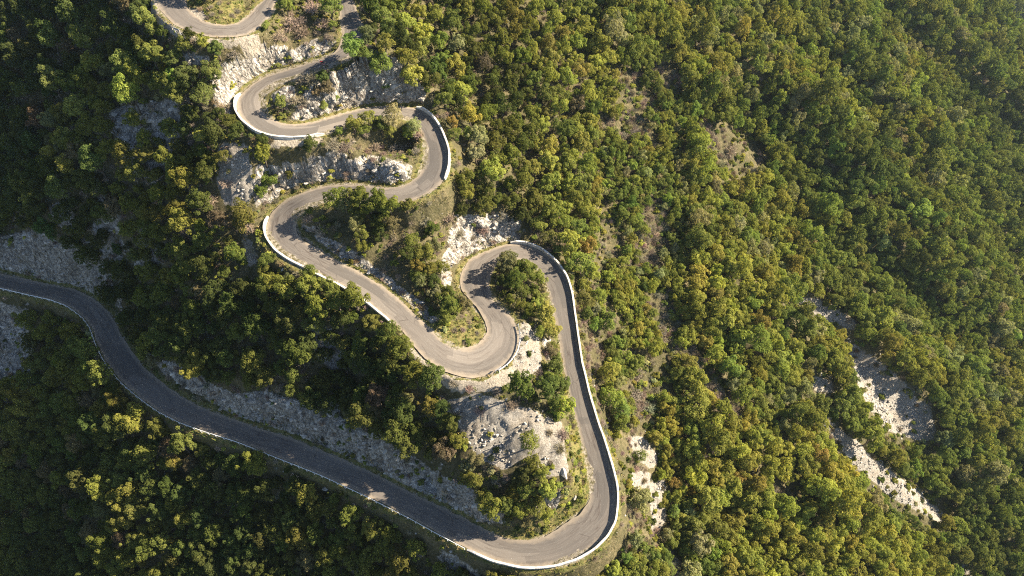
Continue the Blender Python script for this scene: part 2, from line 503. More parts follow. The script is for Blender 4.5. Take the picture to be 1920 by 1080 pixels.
# ------------------------------------------------------------------ terrain heights (relative to the camera)
CTRL = [  # photo u, v and distance north y in metres
 (0, 0, 164), (150, 0, 157), (250, 0, 148), (100, 100, 149), (250, 120, 136), (200, 200, 129.5), (330, 120, 126), (380, 180, 120), (300, 200, 122),
 (350, 300, 113), (440, 300, 108), (440, 380, 102), (440, 450, 97), (440, 520, 90), (350, 420, 101), (250, 300, 114.5), (200, 400, 110), (100, 300, 124),
 (0, 300, 133), (100, 450, 109), (0, 440, 118), (300, 500, 98), (350, 600, 86.5), (346, 690, 76.5), (500, 600, 82.5), (600, 600, 79), (500, 700, 73), (520, 760, 66.3),
 (250, 620, 91), (200, 540, 101), (700, 750, 65), (720, 830, 56.3), (850, 850, 53.3), (940, 850, 52.8), (1000, 900, 47.3), (880, 930, 45), (950, 780, 58.8), (920, 965, 42.3), (1000, 970, 42.2),
 (1000, 700, 68), (1000, 620, 77.6), (1010, 560, 89), (960, 530, 91), (700, 660, 73), (640, 700, 73), (600, 800, 62), (800, 890, 52),
 (100, 650, 93.5), (0, 700, 90.5), (0, 900, 66.5), (150, 850, 67.5), (250, 850, 63.3), (300, 1000, 46.8), (500, 950, 49.5), (600, 1000, 44), (750, 1050, 37.3),
 (900, 1075, 33.4), (1100, 1078, 33.6), (400, 900, 56.2), (0, 600, 101.5), (620, 160, 122.5), (560, 190, 119.5), (720, 290, 113.5), (680, 300, 111), (620, 300, 109),
 (720, 410, 100), (800, 480, 92.5), (660, 420, 98), (840, 560, 84.5), (860, 400, 105), (930, 400, 108), (880, 440, 102.5), (1010, 430, 108),
 (700, 140, 126), (760, 170, 126), (560, 60, 138), (430, 20, 137.5), (580, 20, 143), (500, -150, 186), (700, -150, 188), (0, -150, 222), (250, -150, 197), (-200, 0, 180), (-200, 300, 146), (-200, 700, 100), (-200, 1000, 60),
]
PC = np.array(CTRL, float)
r_ = ray(PC[:, 0], PC[:, 1])
PC = r_ * (PC[:, 2] / r_[:, 1])[:, None]


def plane_hit(u, v):
    r = ray(u, v)
    # z = -161.4 - 0.45 x + 0.32 y
    d = 161.4 / (-r[..., 2] - 0.45 * r[..., 0] + 0.32 * r[..., 1])
    return r * d[..., None]


uu, vv = np.meshgrid([1250, 1400, 1600, 1800, 2000, 2300], [-250, -60, 120, 300, 480, 660, 840, 1000, 1180])
PP = plane_hit(uu.ravel().astype(float), vv.ravel().astype(float))
uu2, vv2 = np.meshgrid([820, 950, 1100], [-60, 60, 160])
PP2 = plane_hit(uu2.ravel().astype(float), vv2.ravel().astype(float))
PP3 = plane_hit(np.array([1000, 1120, 1160, 1180, 1210, 1230, 1230.]), np.array([280, 330, 470, 600, 750, 900, 1000.]))
extra = np.array([(0, -20, -188), (100, -30, -208), (-100, 0, -215), (-180, 50, -222), (190, -20, -232), (-190, 120, -185), (-220, 200, -150), (0, 10, -168)], float)
ridx = np.arange(0, len(RC), 5)
TP = np.concatenate([PC, PP, PP2, PP3, extra, RC[ridx]])


def tps_fit(P, lam=0.02):
    X = P[:, :2] / 100; z = P[:, 2]; n = len(X)
    d = np.linalg.norm(X[:, None] - X[None], axis=2)
    K = np.where(d > 0, d * d * np.log(d + 1e-12), 0) + lam * np.eye(n) * 0.01
    Q = np.concatenate([np.ones((n, 1)), X], 1)
    Amat = np.block([[K, Q], [Q.T, np.zeros((3, 3))]])
    w = np.linalg.solve(Amat, np.concatenate([z, np.zeros(3)]))
    return X, w


TX, TW = tps_fit(TP)


def tps_eval(x, y):
    sh = np.shape(x)
    q = np.stack([np.ravel(x), np.ravel(y)], -1) / 100
    out = np.empty(len(q))
    for i in range(0, len(q), 20000):
        c = q[i:i + 20000]
        d2 = ((c[:, None] - TX[None]) ** 2).sum(2)
        K = 0.5 * d2 * np.log(d2 + 1e-20)
        out[i:i + 20000] = K @ TW[:-3] + TW[-3] + c @ TW[-2:]
    return out.reshape(sh)


def spaced(a, steps):
    xs = [a]
    for end, st in steps:
        while xs[-1] < end:
            xs.append(xs[-1] + st)
    return np.array(xs)


GX = spaced(-330, [(-160, 4), (60, 0.5), (210, 1.4), (330, 3), (760, 8)])
GY = spaced(-90, [(10, 4), (175, 0.45), (330, 1.6), (520, 4), (900, 9)])
XX, YY = np.meshgrid(GX, GY, indexing='ij')
base = tps_eval(np.clip(XX, -260, 330), np.clip(YY, -60, 420))
base = base + 0.25 * np.maximum(YY - 420, 0) - 0.4 * np.maximum(XX - 330, 0)
# spurs and gullies on the wooded flank
flank = smooth(18, 60, XX - 0.25 * (YY - 60)) * smooth(-30, 60, YY + 0.3 * XX)
along = (XX * 0.58 + YY * 0.81)
across = (XX * 0.81 - YY * 0.58)
base = base + flank * (12.5 * (0.45 - np.abs(fbm(along / 34.0, across / 130.0, 3)) * 1.6) + 3.0 * fbm(along / 17.0 + 9, across / 80.0, 2) + 1.6 * fbm(XX / 11.0, YY / 11.0, 3))
base = base + (1 - flank) * 1.1 * fbm(XX / 13.0, YY / 13.0, 4)
# the flank breaks off behind a spur in the far right
edge_d = XX - (195 + 0.42 * (260 - YY))
base = base - 85 * smooth(12, 75, edge_d) * smooth(150, 235, YY) + 60 * smooth(120, 420, edge_d) * smooth(200, 320, YY)

# bench the road into the slope
near = (XX > -175) & (XX < 45) & (YY > 15) & (YY < 185)
q = np.stack([XX[near], YY[near]], -1)
dmin = np.full(len(q), 1e9); zr = np.zeros(len(q))
cs = np.arange(0, len(RC))
for i in range(0, len(q), 20000):
    c_ = q[i:i + 20000]
    d = np.sqrt(((c_[:, None] - RC[None, :, :2]) ** 2).sum(2)) - HW[None]
    k = d.argmin(1)
    dmin[i:i + 20000] = d[np.arange(len(c_)), k]
    zr[i:i + 20000] = RC[k, 2]
bq = base[near]
wob = 0.8 * fbm(q[:, 0] / 4.0, q[:, 1] / 4.0, 3)
up = np.where(bq > zr, 1.0, 0.0)
w = smooth(0.5, np.where(bq > zr, 4.6, 3.4), dmin + wob * np.clip(dmin, 0, 1))
zz = zr * (1 - w) + bq * w - 0.10 * (1 - smooth(-0.2, 0.35, dmin))
base[near] = zz
ROADD = np.full(XX.shape, 99.0); ROADD[near] = dmin
UPHILL = np.ones(XX.shape, bool); UPHILL[near] = bq > zr - 0.3
# craggy relief on steep ground
gxx = np.gradient(base, GX, axis=0); gyy = np.gradient(base, GY, axis=1)
slope = np.hypot(gxx, gyy)
U, V, D = project(np.stack([XX, YY, base], -1))

SCREE = [
 [(1588, 636), (1615, 650), (1700, 718), (1756, 792), (1762, 830), (1690, 812), (1650, 790), (1606, 705)], [(1545, 778), (1600, 818), (1655, 866), (1722, 918), (1772, 964), (1764, 976), (1690, 938), (1605, 872)],
 [(415, 262), (470, 272), (478, 330), (470, 388), (430, 385), (412, 340)],
 [(975, 600), (1012, 608), (1022, 690), (990, 706), (962, 694), (976, 650)],
 [(835, 752), (900, 738), (1000, 768), (1055, 790), (1072, 885), (1030, 895), (1000, 850), (950, 880), (905, 860), (870, 810)],
 [(1180, 812), (1212, 818), (1240, 862), (1228, 878), (1200, 860)], [(1188, 880), (1220, 884), (1225, 912), (1196, 915)], [(1222, 905), (1250, 900), (1252, 985), (1230, 1000), (1224, 950)],
 [(1487, 555), (1540, 560), (1608, 600), (1606, 618), (1560, 606)],
 [(1588, 636), (1612, 648), (1650, 690), (1640, 705), (1606, 690)], [(1612, 700), (1660, 695), (1715, 735), (1700, 765), (1650, 760), (1618, 735)], [(1650, 770), (1700, 768), (1752, 795), (1762, 828), (1720, 822), (1668, 806)], [(1722, 735), (1748, 760), (1756, 790), (1735, 775)],
 [(1540, 776), (1572, 795), (1578, 812), (1552, 800)], [(1578, 812), (1610, 826), (1655, 868), (1650, 890), (1612, 876), (1590, 846)], [(1640, 885), (1662, 876), (1722, 918), (1730, 948), (1690, 938), (1655, 915)], [(1735, 940), (1772, 962), (1768, 980), (1742, 962)],
 [(1800, 1038), (1832, 1080), (1812, 1082)], [(1522, 702), (1560, 712), (1572, 736), (1535, 732)],

 [(455, 440), (480, 450), (490, 490), (470, 500)],
]
ROCK = [
 [(825, 1025), (872, 1046), (920, 1085), (830, 1085)],
 [(270, 195), (335, 180), (350, 255), (290, 280)], [(95, 380), (140, 375), (150, 430), (100, 425)], [(345, 95), (400, 105), (395, 125), (345, 120)], [(205, 600), (240, 640), (260, 690), (240, 690)],
 [(620, 735), (645, 730), (640, 790), (615, 780)], [(400, 130), (430, 110), (450, 170), (430, 230), (405, 220)],
 [(0, 440), (70, 428), (150, 480), (205, 570), (150, 542), (0, 512)],
 [(380, 745), (500, 730), (620, 765), (720, 815), (880, 920), (930, 1000), (700, 895), (500, 812)],
 [(410, 175), (480, 120), (600, 70), (640, 75), (600, 118), (470, 165), (440, 190)],
 [(505, 165), (560, 160), (560, 195), (520, 200)], [(560, 195), (720, 175), (740, 195), (640, 215), (540, 232)],
 [(600, 310), (700, 285), (780, 310), (770, 345), (640, 345), (520, 345)],
 [(580, 430), (660, 460), (840, 600), (800, 610), (640, 500)],
 [(200, 200), (300, 190), (340, 260), (300, 350), (240, 320)], [(0, 560), (60, 580), (70, 720), (0, 760)],
 [(860, 400), (980, 400), (980, 450), (880, 480), (850, 500), (840, 440)],
]
GRAVEL = [
 [(735, 600), (770, 645), (810, 690), (860, 714), (905, 716), (960, 686), (985, 700), (940, 735), (850, 735), (790, 690)],
 [(270, 0), (296, 0), (300, 30), (350, 65), (420, 76), (485, 62), (490, 72), (430, 90), (330, 68), (290, 40)],
 [(352, 15), (380, 15), (392, 35), (380, 42)], [(500, 262), (610, 258), (600, 275), (500, 275)],
]
CLEAR = [  # open, dry ground without trees
 [(1085, 600), (1110, 610), (1135, 700), (1130, 760), (1108, 720)], [(1160, 800), (1215, 800), (1230, 850), (1190, 905), (1165, 870)], [(1165, 900), (1185, 985), (1150, 1050), (1105, 1080), (1160, 1000)], [(1185, 690), (1240, 700), (1250, 740), (1200, 740)], [(1040, 430), (1060, 440), (1070, 470), (1045, 462)], [(1085, 480), (1130, 540), (1140, 590), (1110, 560)], [(850, 270), (880, 300), (890, 340), (855, 320)],
 [(1290, 225), (1360, 235), (1450, 290), (1400, 350), (1350, 330)], [(1270, 640), (1300, 650), (1400, 770), (1395, 800), (1330, 730)],
 [(1185, 440), (1235, 450), (1240, 500), (1200, 490)], [(1215, 560), (1250, 560), (1270, 620), (1235, 620)],
 [(360, 0), (460, 0), (465, 15), (430, 45), (390, 40)],
 [(1130, 590), (1160, 590), (1160, 640), (1135, 640)], [(1180, 720), (1220, 725), (1230, 790), (1195, 800)],
 [(1440, 900), (1500, 900), (1520, 950), (1460, 940)],
]
GRASSY = [[(360, 0), (460, 0), (465, 18), (440, 46), (390, 44)], [(770, 600), (905, 600), (912, 620), (880, 655), (820, 640)], [(1060, 640), (1080, 780), (1104, 900), (1100, 950), (1060, 1000), (920, 1005), (1040, 960), (1080, 900)]]

vis = (U > -60) & (U < 1980) & (V > -60) & (V < 1140)


def mask(polys, s=6):
    m = np.zeros(XX.shape)
    for p in polys:
        pu = [a for a, _ in p]; pv = [b for _, b in p]
        sel = vis & (U > min(pu) - 30) & (U < max(pu) + 30) & (V > min(pv) - 30) & (V < max(pv) + 30)
        m[sel] = np.maximum(m[sel], poly_soft(U[sel], V[sel], p, s))
    return m


mscree = mask(SCREE, 7); mscree = np.clip(mscree * (1.15 + 0.7 * fbm(XX / 4.0, YY / 4.0, 3)), 0, 1); mrock = mask(ROCK); mgrav = mask(GRAVEL, 3); mgrass = mask(GRASSY); mclear = mask(CLEAR, 8)
steep = smooth(1.35, 2.1, slope + 0.35 * fbm(XX / 5.0, YY / 5.0, 3)) * np.where((ROADD < 7) & ~UPHILL, 0.25, 1.0)
mrock = np.clip(np.maximum(mrock * 0.75, steep) - 0.8 * mscree, 0, 1)
NOROCK = [[(1048, 650), (1082, 780), (1106, 860), (1112, 950), (1060, 1005), (1030, 985), (1068, 900), (1050, 790), (1040, 700)], [(1000, 470), (1030, 520), (1040, 640), (1010, 630)]]
mrock = mrock * smooth(0.3, 1.2, ROADD) * (1 - mask(NOROCK, 4))
verge = smooth(2.2, 0.3, ROADD) * smooth(-0.6, 0.0, ROADD)
mgrav = np.maximum(mgrav, smooth(0.8, 0.1, ROADD) * 0.5)
mgrass = np.maximum(mgrass, verge * 0.8)
crag = mrock * smooth(0.4, 1.6, ROADD)
def cells(x, y):
    xi = np.floor(x).astype(int); yi = np.floor(y).astype(int)
    best = np.full(x.shape, 1e9); val = np.zeros(x.shape)
    for a in (-1, 0, 1):
        for b in (-1, 0, 1):
            i, j = (xi + a) & 255, (yi + b) & 255
            d = (xi + a + _perm[i, j] - x) ** 2 + (yi + b + _perm[j, i] - y) ** 2
            m = d < best
            best = np.where(m, d, best); val = np.where(m, _perm[(i * 7 + 3) & 255, (j * 5 + 1) & 255], val)
    return val - 0.5


rid = np.abs(fbm((XX + 0.3 * YY + 0.5 * base) / 3.0, (base - 0.5 * XX + 0.3 * YY) / 3.6, 4))
blk = cells((XX + 0.25 * YY + 0.35 * base) / 1.9, (base - 0.35 * XX + 0.5 * YY) / 2.6) + 0.5 * cells((XX - 0.2 * base) / 0.9 + 31, (base + 0.4 * YY) / 1.2)
disp = mscree * 0.45 * cells(XX / 0.9, YY / 0.9) + crag * (1.1 * blk + 1.5 * (0.28 - rid) + 1.1 * fbm((XX + 0.45 * base) / 2.1, (YY - 0.9 * base) / 2.1, 3)) + mscree * 0.25 * fbm(XX / 1.2, YY / 1.2, 3)
disp = disp + 0.12 * fbm(XX / 1.1, YY / 1.1, 2) * smooth(0.3, 2.0, ROADD)
nl = np.sqrt(1 + slope ** 2)
PX = XX - gxx / nl * disp * 0.8
PY = YY - gyy / nl * disp * 0.8
PZ = base + disp / nl
HGT = base

nx, ny = XX.shape
ii, jj = np.meshgrid(np.arange(nx - 1), np.arange(ny - 1), indexing='ij')
i0 = (ii * ny + jj).ravel()
gf = np.stack([i0, i0 + ny, i0 + ny + 1, i0 + 1], -1)
gm = mesh_np("hillside", np.stack([PX.ravel(), PY.ravel(), PZ.ravel() + CAMZ], -1), gf, [M["ground"]], True)
for k, a in (("rock", mrock), ("scree", mscree), ("grass", mgrass), ("gravel", mgrav)):
    vattr(gm, k, a.ravel())
tag(link(bpy.data.objects.new("hillside", gm)), kind="structure")


def height(x, y, grid=None):
    grid = HGT if grid is None else grid
    x = np.clip(np.asarray(x, float), GX[0], GX[-1] - 1e-3); y = np.clip(np.asarray(y, float), GY[0], GY[-1] - 1e-3)
    i = np.clip(np.searchsorted(GX, x, 'right') - 1, 0, nx - 2); j = np.clip(np.searchsorted(GY, y, 'right') - 1, 0, ny - 2)
    fx = (x - GX[i]) / (GX[i + 1] - GX[i]); fy = (y - GY[j]) / (GY[j + 1] - GY[j])
    return (grid[i, j] * (1 - fx) + grid[i + 1, j] * fx) * (1 - fy) + (grid[i, j + 1] * (1 - fx) + grid[i + 1, j + 1] * fx) * fy


def hit(u, v, h=0.0):
    """where the view ray of pixel (u, v) comes within h metres above the ground"""
    r = ray(u, v).reshape(-1, 3)
    h = np.broadcast_to(h, (len(r),))
    d = np.full(len(r), 95.0); done = np.zeros(len(r), bool); lo = d.copy()
    for k in range(900):
        p = r * d[:, None]
        b = p[:, 2] <= height(p[:, 0], p[:, 1]) + h
        done |= b
        if done.all(): break
        lo = np.where(done, lo, d)
        d = np.where(done, d, d + 0.6)
    return r * d[:, None], d


# ------------------------------------------------------------------ road sheet
NC = 9
tt = np.linspace(0, 1, NC)
rv = RA[:, None] * (1 - tt)[None, :, None] + RB[:, None] * tt[None, :, None]
wig = 0.26 * fbm(RS / 1.4, RS * 0 + 3.0, 4)
side = (RB - RA) / np.linalg.norm(RB - RA, axis=1)[:, None]
rv[:, 0] += side * wig[:, None]; rv[:, -1] += side * (0.26 * fbm(RS / 1.4, RS * 0 + 9.0, 4))[:, None]
rv[:, :, 2] += CAMZ + 0.03 + 0.05 * (1 - (2 * tt - 1) ** 2)[None]
m_, n_ = len(RC), NC
ii, jj = np.meshgrid(np.arange(m_ - 1), np.arange(n_ - 1), indexing='ij')
i0 = (ii * n_ + jj).ravel()
rf = np.stack([i0, i0 + n_, i0 + n_ + 1, i0 + 1], -1)[:, ::-1]
rm = mesh_np("road", rv.reshape(-1, 3), rf, [M["asphalt"]], True)
vattr(rm, "edge", np.tile(np.abs(2 * tt - 1), m_))
uvl = rm.uv_layers.new(name="road")
uvp = np.stack([np.repeat(RS, n_), (np.tile(tt, m_) - 0.5) * np.repeat(HW * 2, n_)], -1)
li = np.empty(len(rm.loops), np.int32); rm.loops.foreach_get("vertex_index", li)
uvl.data.foreach_set("uv", uvp[li].astype(np.float32).ravel())
tag(link(bpy.data.objects.new("road", rm)), kind="structure")
if rm.polygons[0].normal.z < 0:
    rm.flip_normals()


# ------------------------------------------------------------------ parapet walls and guard rails
def edge_line(E, R, p0, p1):
    """the part of a road edge between two photo pixels"""
    i = np.linalg.norm(E - np.array(p0), axis=1).argmin(); j = np.linalg.norm(E - np.array(p1), axis=1).argmin()
    i, j = min(i, j), max(i, j)
    return R[i:j + 1].copy(), RC[i:j + 1]


def line_resample(p, step):
    s = np.concatenate([[0], np.cumsum(np.linalg.norm(np.diff(p, axis=0), axis=1))])
    n = max(2, int(s[-1] / step) + 1)
    t = np.linspace(0, s[-1], n)
    return np.stack([np.interp(t, s, p[:, k]) for k in range(3)], -1)


def outward(p, c):
    t = np.gradient(p, axis=0); t[:, 2] = 0; t /= np.linalg.norm(t, axis=1)[:, None]
    o = np.stack([t[:, 1], -t[:, 0], 0 * t[:, 0]], -1)
    mid = len(p) // 2
    cc = c[np.linalg.norm(c - p[mid], axis=1).argmin()]
    if np.dot(o[mid], p[mid] - cc) < 0: o = -o
    return t, o


def sweep(mb, p, o, prof, caps=True):
    n = len(prof)
    v = np.concatenate([p + o * a + np.array([0, 0, b]) for a, b in prof]).reshape(n, len(p), 3).transpose(1, 0, 2)
    f = []
    for i in range(len(p) - 1):
        for k in range(n):
            k2 = (k + 1) % n
            f.append((i * n + k, (i + 1) * n + k, (i + 1) * n + k2, i * n + k2))
    mb.add(v.reshape(-1, 3), f)
    if caps and n == 4:
        b = mb.n - len(p) * n
        mb.f4.append(np.array([(b, b + 1, b + 2, b + 3), tuple(mb.n - n + k for k in (3, 2, 1, 0))]))


def parapet(E, R, p0, p1, label, h=0.95):
    p, c = edge_line(E, R, p0, p1)
    p = line_resample(p, 0.7)
    t, o = outward(p, c)
    p = p + np.array([0, 0, CAMZ])
    s = np.arange(len(p)) * 0.7
    p = p + o * (0.06 + 0.05 * fbm(s / 3.0, s * 0 + 4, 2))[:, None]
    root = bpy.data.objects.new("parapet_wall", None)
    root.location = p[len(p) // 2]
    link(root); tag(root, label, "wall", "parapet walls round the outer bends")
    q = p - np.array(root.location)
    q[:, 2] += 0.04 * fbm(s / 2.2, s * 0 + 1, 2)
    ends = np.minimum(1, np.minimum(np.arange(len(q)), np.arange(len(q))[::-1]) / 3.0 + 0.35)
    b = MB()
    prof = [(0.0, -0.8), (0.05, 0), (0.05, 1), (0.36, 1), (0.40, 0), (0.46, -1.6)]
    n = 6
    v = np.stack([q + o * a + np.array([0, 0, 1.0])[None] * (np.where(zc == 1, (h - 0.1) * ends, zc * 1.0))[:, None]
                  for a, zc in [(a, np.full(len(q), float(zc))) for a, zc in prof]], 1)
    f = []
    for i in range(len(q) - 1):
        for k in range(n):
            k2 = (k + 1) % n
            f.append((i * n + k, (i + 1) * n + k, (i + 1) * n + k2, i * n + k2))
    b.add(v.reshape(-1, 3), f)
    e = len(q) - 1
    b.f4.append(np.array([(1, 2, 3, 4), (e * n + 4, e * n + 3, e * n + 2, e * n + 1)]))
    wo = b.build("wall_body", M["wall"], root); vattr(wo.data, "wlen", np.repeat(s, 6))
    cp = MB()
    qq = q + np.array([0, 0, 1.0])[None] * ((h - 0.1) * ends)[:, None]
    sweep(cp, qq, o, [(0.01, 0.003), (0.01, 0.10), (0.40, 0.10), (0.40, 0.003)])
    co = cp.build("coping", M["wall"], root); vattr(co.data, "wlen", np.repeat(s, 4))
    return root


parapet(EB, RB, (606, 252), (451, 178), "white parapet wall around the upper left bend, above the grey scree chute")
parapet(EA, RA, (833, 337), (779, 203), "white parapet wall curving along the right side of the upper right bend")
parapet(EB, RB, (735, 604), (505, 408), "white parapet wall starting at the middle left bend, running down past tree tops")
parapet(EA, RA, (958, 457), (878, 1029), "longest white parapet wall, down the right straight and around the bottom bend")


def guardrail(E, R, p0, p1, label):
    p, c = edge_line(E, R, p0, p1)
    p = line_resample(p, 1.0)
    t, o = outward(p, c)
    p = p + o * 0.35 + np.array([0, 0, CAMZ])
    root = bpy.data.objects.new("guardrail", None)
    root.location = p[len(p) // 2]
    link(root); tag(root, label, "guardrail", "metal guardrails on the outer road edge")
    q = p - np.array(root.location)
    b = MB()
    prof = [(0.0, 0.47), (-0.07, 0.52), (-0.07, 0.58), (0.0, 0.63), (-0.07, 0.68), (-0.07, 0.74), (0.0, 0.79),
            (0.02, 0.79), (-0.04, 0.74), (-0.04, 0.68), (0.02, 0.63), (-0.04, 0.58), (-0.04, 0.52), (0.02, 0.47)]
    sweep(b, q, o, prof, False)
    b.build("rail", M["steel"], root)
    pm = MB(); pm.box((0, 0, 0.2), (0.10, 0.14, 1.3))
    pme = pm.mesh("post", M["steel"])
    k0 = max(1, math.ceil(len(q) / 98 * 1.0))
    st = max(2, k0)
    for i in range(0, len(q), st):
        po = bpy.data.objects.new("post", pme)
        po.location = q[i] + o[i] * 0.13
        po.rotation_euler = (0, 0, math.atan2(t[i][1], t[i][0]))
        link(po, root)
    return root


guardrail(EA, RA, (-40, 534), (872, 1026), "long thin metal guardrail along the shaded lower road")
guardrail(EB, RB, (969, 614), (933, 696), "short metal guardrail on the outer edge of the central bend")

# ------------------------------------------------------------------ haze over the far slopes
hb = MB()
zlo, zhi = float(PZ.min()) + CAMZ - 1.0, max(float(PZ.max()) + CAMZ, CAMZ) + 12.0
hb.box(((GX[0] + GX[-1]) / 2, (GY[0] + GY[-1]) / 2, (zlo + zhi) / 2), (GX[-1] - GX[0] + 4, GY[-1] - GY[0] + 4, zhi - zlo))
t = NT("haze")
pv_ = t.n("ShaderNodeVolumePrincipled", {"Color": (0.62, 0.82, 1.0, 1), "Density": 0.00014, "Anisotropy": 0.7})
t.t.links.new(pv_.outputs[0], t.out.inputs["Volume"])
hz = hb.build("haze", t.m)
tag(hz, "thin bluish haze over the far slopes", None, None, "stuff")

# ------------------------------------------------------------------ vegetation: meshes
def blob_dirs(n, rg):
    z = rg.uniform(-0.35, 1, n); th = rg.uniform(0, 2 * np.pi, n); r = np.sqrt(1 - z * z)
    return np.stack([r * np.cos(th), r * np.sin(th), z], -1)


def leaf_quads(P, N, S, rg):
    """one small bent leaf clump per point: centre P, facing N, size S"""
    n = len(P)
    t = np.cross(N, rg.normal(size=(n, 3))); t /= np.linalg.norm(t, axis=1)[:, None] + 1e-9
    b = np.cross(N, t)
    asp = rg.uniform(0.55, 1.0, n)
    a_ = t * S[:, None]; c_ = b * (S * asp)[:, None]
    up_ = N * (S * rg.uniform(-0.35, 0.35, n))[:, None]
    v = np.stack([P - a_, P - c_ * 0.9 + up_, P + a_, P + c_ * 0.9 + up_], 1).reshape(-1, 3)
    f = (np.arange(n) * 4)[:, None] + np.array([[0, 1, 2, 3]])
    return v, f


def crown_mesh(name, seed, nl, nleaf, flat=1.0, ls=0.15, gap=0.0, mat="leaf", spire=0.0):
    """crown of unit radius about the origin, made of lobes of leaf clumps"""
    rg = np.random.default_rng(seed)
    C, R = [], []
    for k in range(nl):
        d = blob_dirs(1, rg)[0]
        rr = rg.uniform(0.35, 0.98) if k else 0.0
        c_ = d * rr * np.array([1, 1, flat]); c_[2] += spire * rg.uniform(0, 1) ** 2
        C.append(c_); R.append(rg.uniform(0.15, 0.38) * (1.12 - 0.35 * rr) if k else 0.5)
    C = np.array(C); R = np.array(R)
    area = R ** 2; cnt = np.maximum(20, nleaf * area / area.sum()).astype(int)
    V, F, LV = [], [], []
    off = 0
    for k in range(nl):
        d = blob_dirs(cnt[k], rg)
        rad = R[k] * rg.uniform(0.82, 1.07, cnt[k]) * (1 + 0.18 * np.sin(5 * d[:, 0] + k) * np.cos(4 * d[:, 1] + 2 * k))
        p = C[k] + d * rad[:, None] * np.array([1, 1, max(0.75, flat)])
        # leave out what sits deep inside other lobes
        deep = np.zeros(len(p), bool)
        for m in range(nl):
            if m != k:
                deep |= np.linalg.norm((p - C[m]) / R[m], axis=1) < 0.7
        keep = ~deep & (rg.random(len(p)) > gap)
        p = p[keep]; dd = d[keep]
        nrm = dd * 1.0 + rg.normal(size=p.shape) * 0.34 + np.array([0, 0, 0.2]); nrm /= np.linalg.norm(nrm, axis=1)[:, None]
        S = rg.uniform(0.6, 1.25, len(p)) * ls
        v, f = leaf_quads(p, nrm, S, rg)
        V.append(v); F.append(f + off); off += len(v)
        lv = np.clip(rg.normal(0.5, 0.16) + rg.normal(0, 0.2, len(p)), 0, 1)
        LV.append(np.repeat(lv, 4))
    me = mesh_np(name, np.concatenate(V), np.concatenate(F), [M[mat]])
    vattr(me, "leafv", np.concatenate(LV))
    return me


def trunk_mesh(name, seed):
    """unit tree: crown radius 1 about z = 0, the foot at z = -1.35"""
    rg = np.random.default_rng(seed)
    b = MB()
    bend = rg.normal(0, 0.08, (4, 2))
    pts = np.array([(0, 0, -1.75), (bend[1, 0], bend[1, 1], -0.8), (bend[2, 0], bend[2, 1], -0.3), (bend[3, 0], bend[3, 1], 0.25)])
    b.tube(pts, [0.085, 0.065, 0.05, 0.025], 7)
    for k in range(6):
        th = k * 1.05 + rg.uniform(-0.3, 0.3); z0 = rg.uniform(-0.75, -0.1)
        p0 = np.array([np.interp(z0, pts[:, 2], pts[:, 0]), np.interp(z0, pts[:, 2], pts[:, 1]), z0])
        e = np.array([math.cos(th), math.sin(th), 0]) * rg.uniform(0.45, 0.72)
        b.tube([p0, p0 + e * 0.5 + np.array([0, 0, 0.22]), p0 + e + np.array([0, 0, 0.6])], [0.034, 0.024, 0.01], 5)
    return b.mesh(name, M["bark"], True)


def twig_mesh(name, seed, n=130):
    """a leafless, many stemmed shrub of unit radius"""
    rg = np.random.default_rng(seed)
    V, F, LV = [], [], []; off = 0
    for k in range(n):
        d = blob_dirs(1, rg)[0]; d[2] = abs(d[2]) * 0.9 + 0.15
        L = rg.uniform(0.6, 1.1); base_ = np.array([*rg.normal(0, 0.12, 2), -0.35])
        p = base_
        for s_ in range(3):
            d = d + rg.normal(0, 0.28, 3); d /= np.linalg.norm(d)
            q_ = p + d * L * 0.36
            w_ = np.cross(d, rg.normal(size=3)); w_ /= np.linalg.norm(w_); w_ *= (0.034, 0.022, 0.013)[s_]
            V.append(np.array([p - w_, p + w_, q_ + w_ * 0.6, q_ - w_ * 0.6])); F.append(np.array([[0, 1, 2, 3]]) + off); off += 4
            LV += [rg.uniform(0, 1)] * 4
            for _ in range(3):
                e = d + rg.normal(0, 0.8, 3); e /= np.linalg.norm(e)
                st_ = p + (q_ - p) * rg.uniform(0.2, 1); en = st_ + e * rg.uniform(0.12, 0.3)
                w2 = np.cross(e, rg.normal(size=3)); w2 /= np.linalg.norm(w2); w2 *= 0.018
                V.append(np.array([st_ - w2, st_ + w2, en + w2 * 0.5, en - w2 * 0.5])); F.append(np.array([[0, 1, 2, 3]]) + off); off += 4
                LV += [rg.uniform(0, 1)] * 4
            p = q_
    me = mesh_np(name, np.concatenate(V), np.concatenate(F), [M["twig"]])
    vattr(me, "leafv", LV)
    return me


CROWNS = [crown_mesh("crown", 100 + k, nl, nlf, fl, ls, gap, spire=sp) for k, (nl, nlf, fl, ls, gap, sp) in enumerate([
    (30, 3900, 0.95, 0.068, 0.05, 0.0), (42, 4200, 0.85, 0.064, 0.10, 0.2), (26, 3600, 1.15, 0.070, 0.08, 0.5),
    (46, 4300, 0.8, 0.062, 0.15, 0.0), (34, 3900, 1.05, 0.066, 0.18, 0.6), (38, 4000, 0.9, 0.064, 0.12, 0.3), (28, 3700, 1.1, 0.068, 0.1, 0.7)])]
TRUNKS = [trunk_mesh("trunk", 200 + k) for k in range(3)]
BUSHES = [crown_mesh("bush", 300 + k, nl, 1100, 0.75, 0.13, 0.12) for k, nl in enumerate([7, 9, 12])]
TWIGS = [twig_mesh("dry_shrub", 400 + k) for k in range(3)]

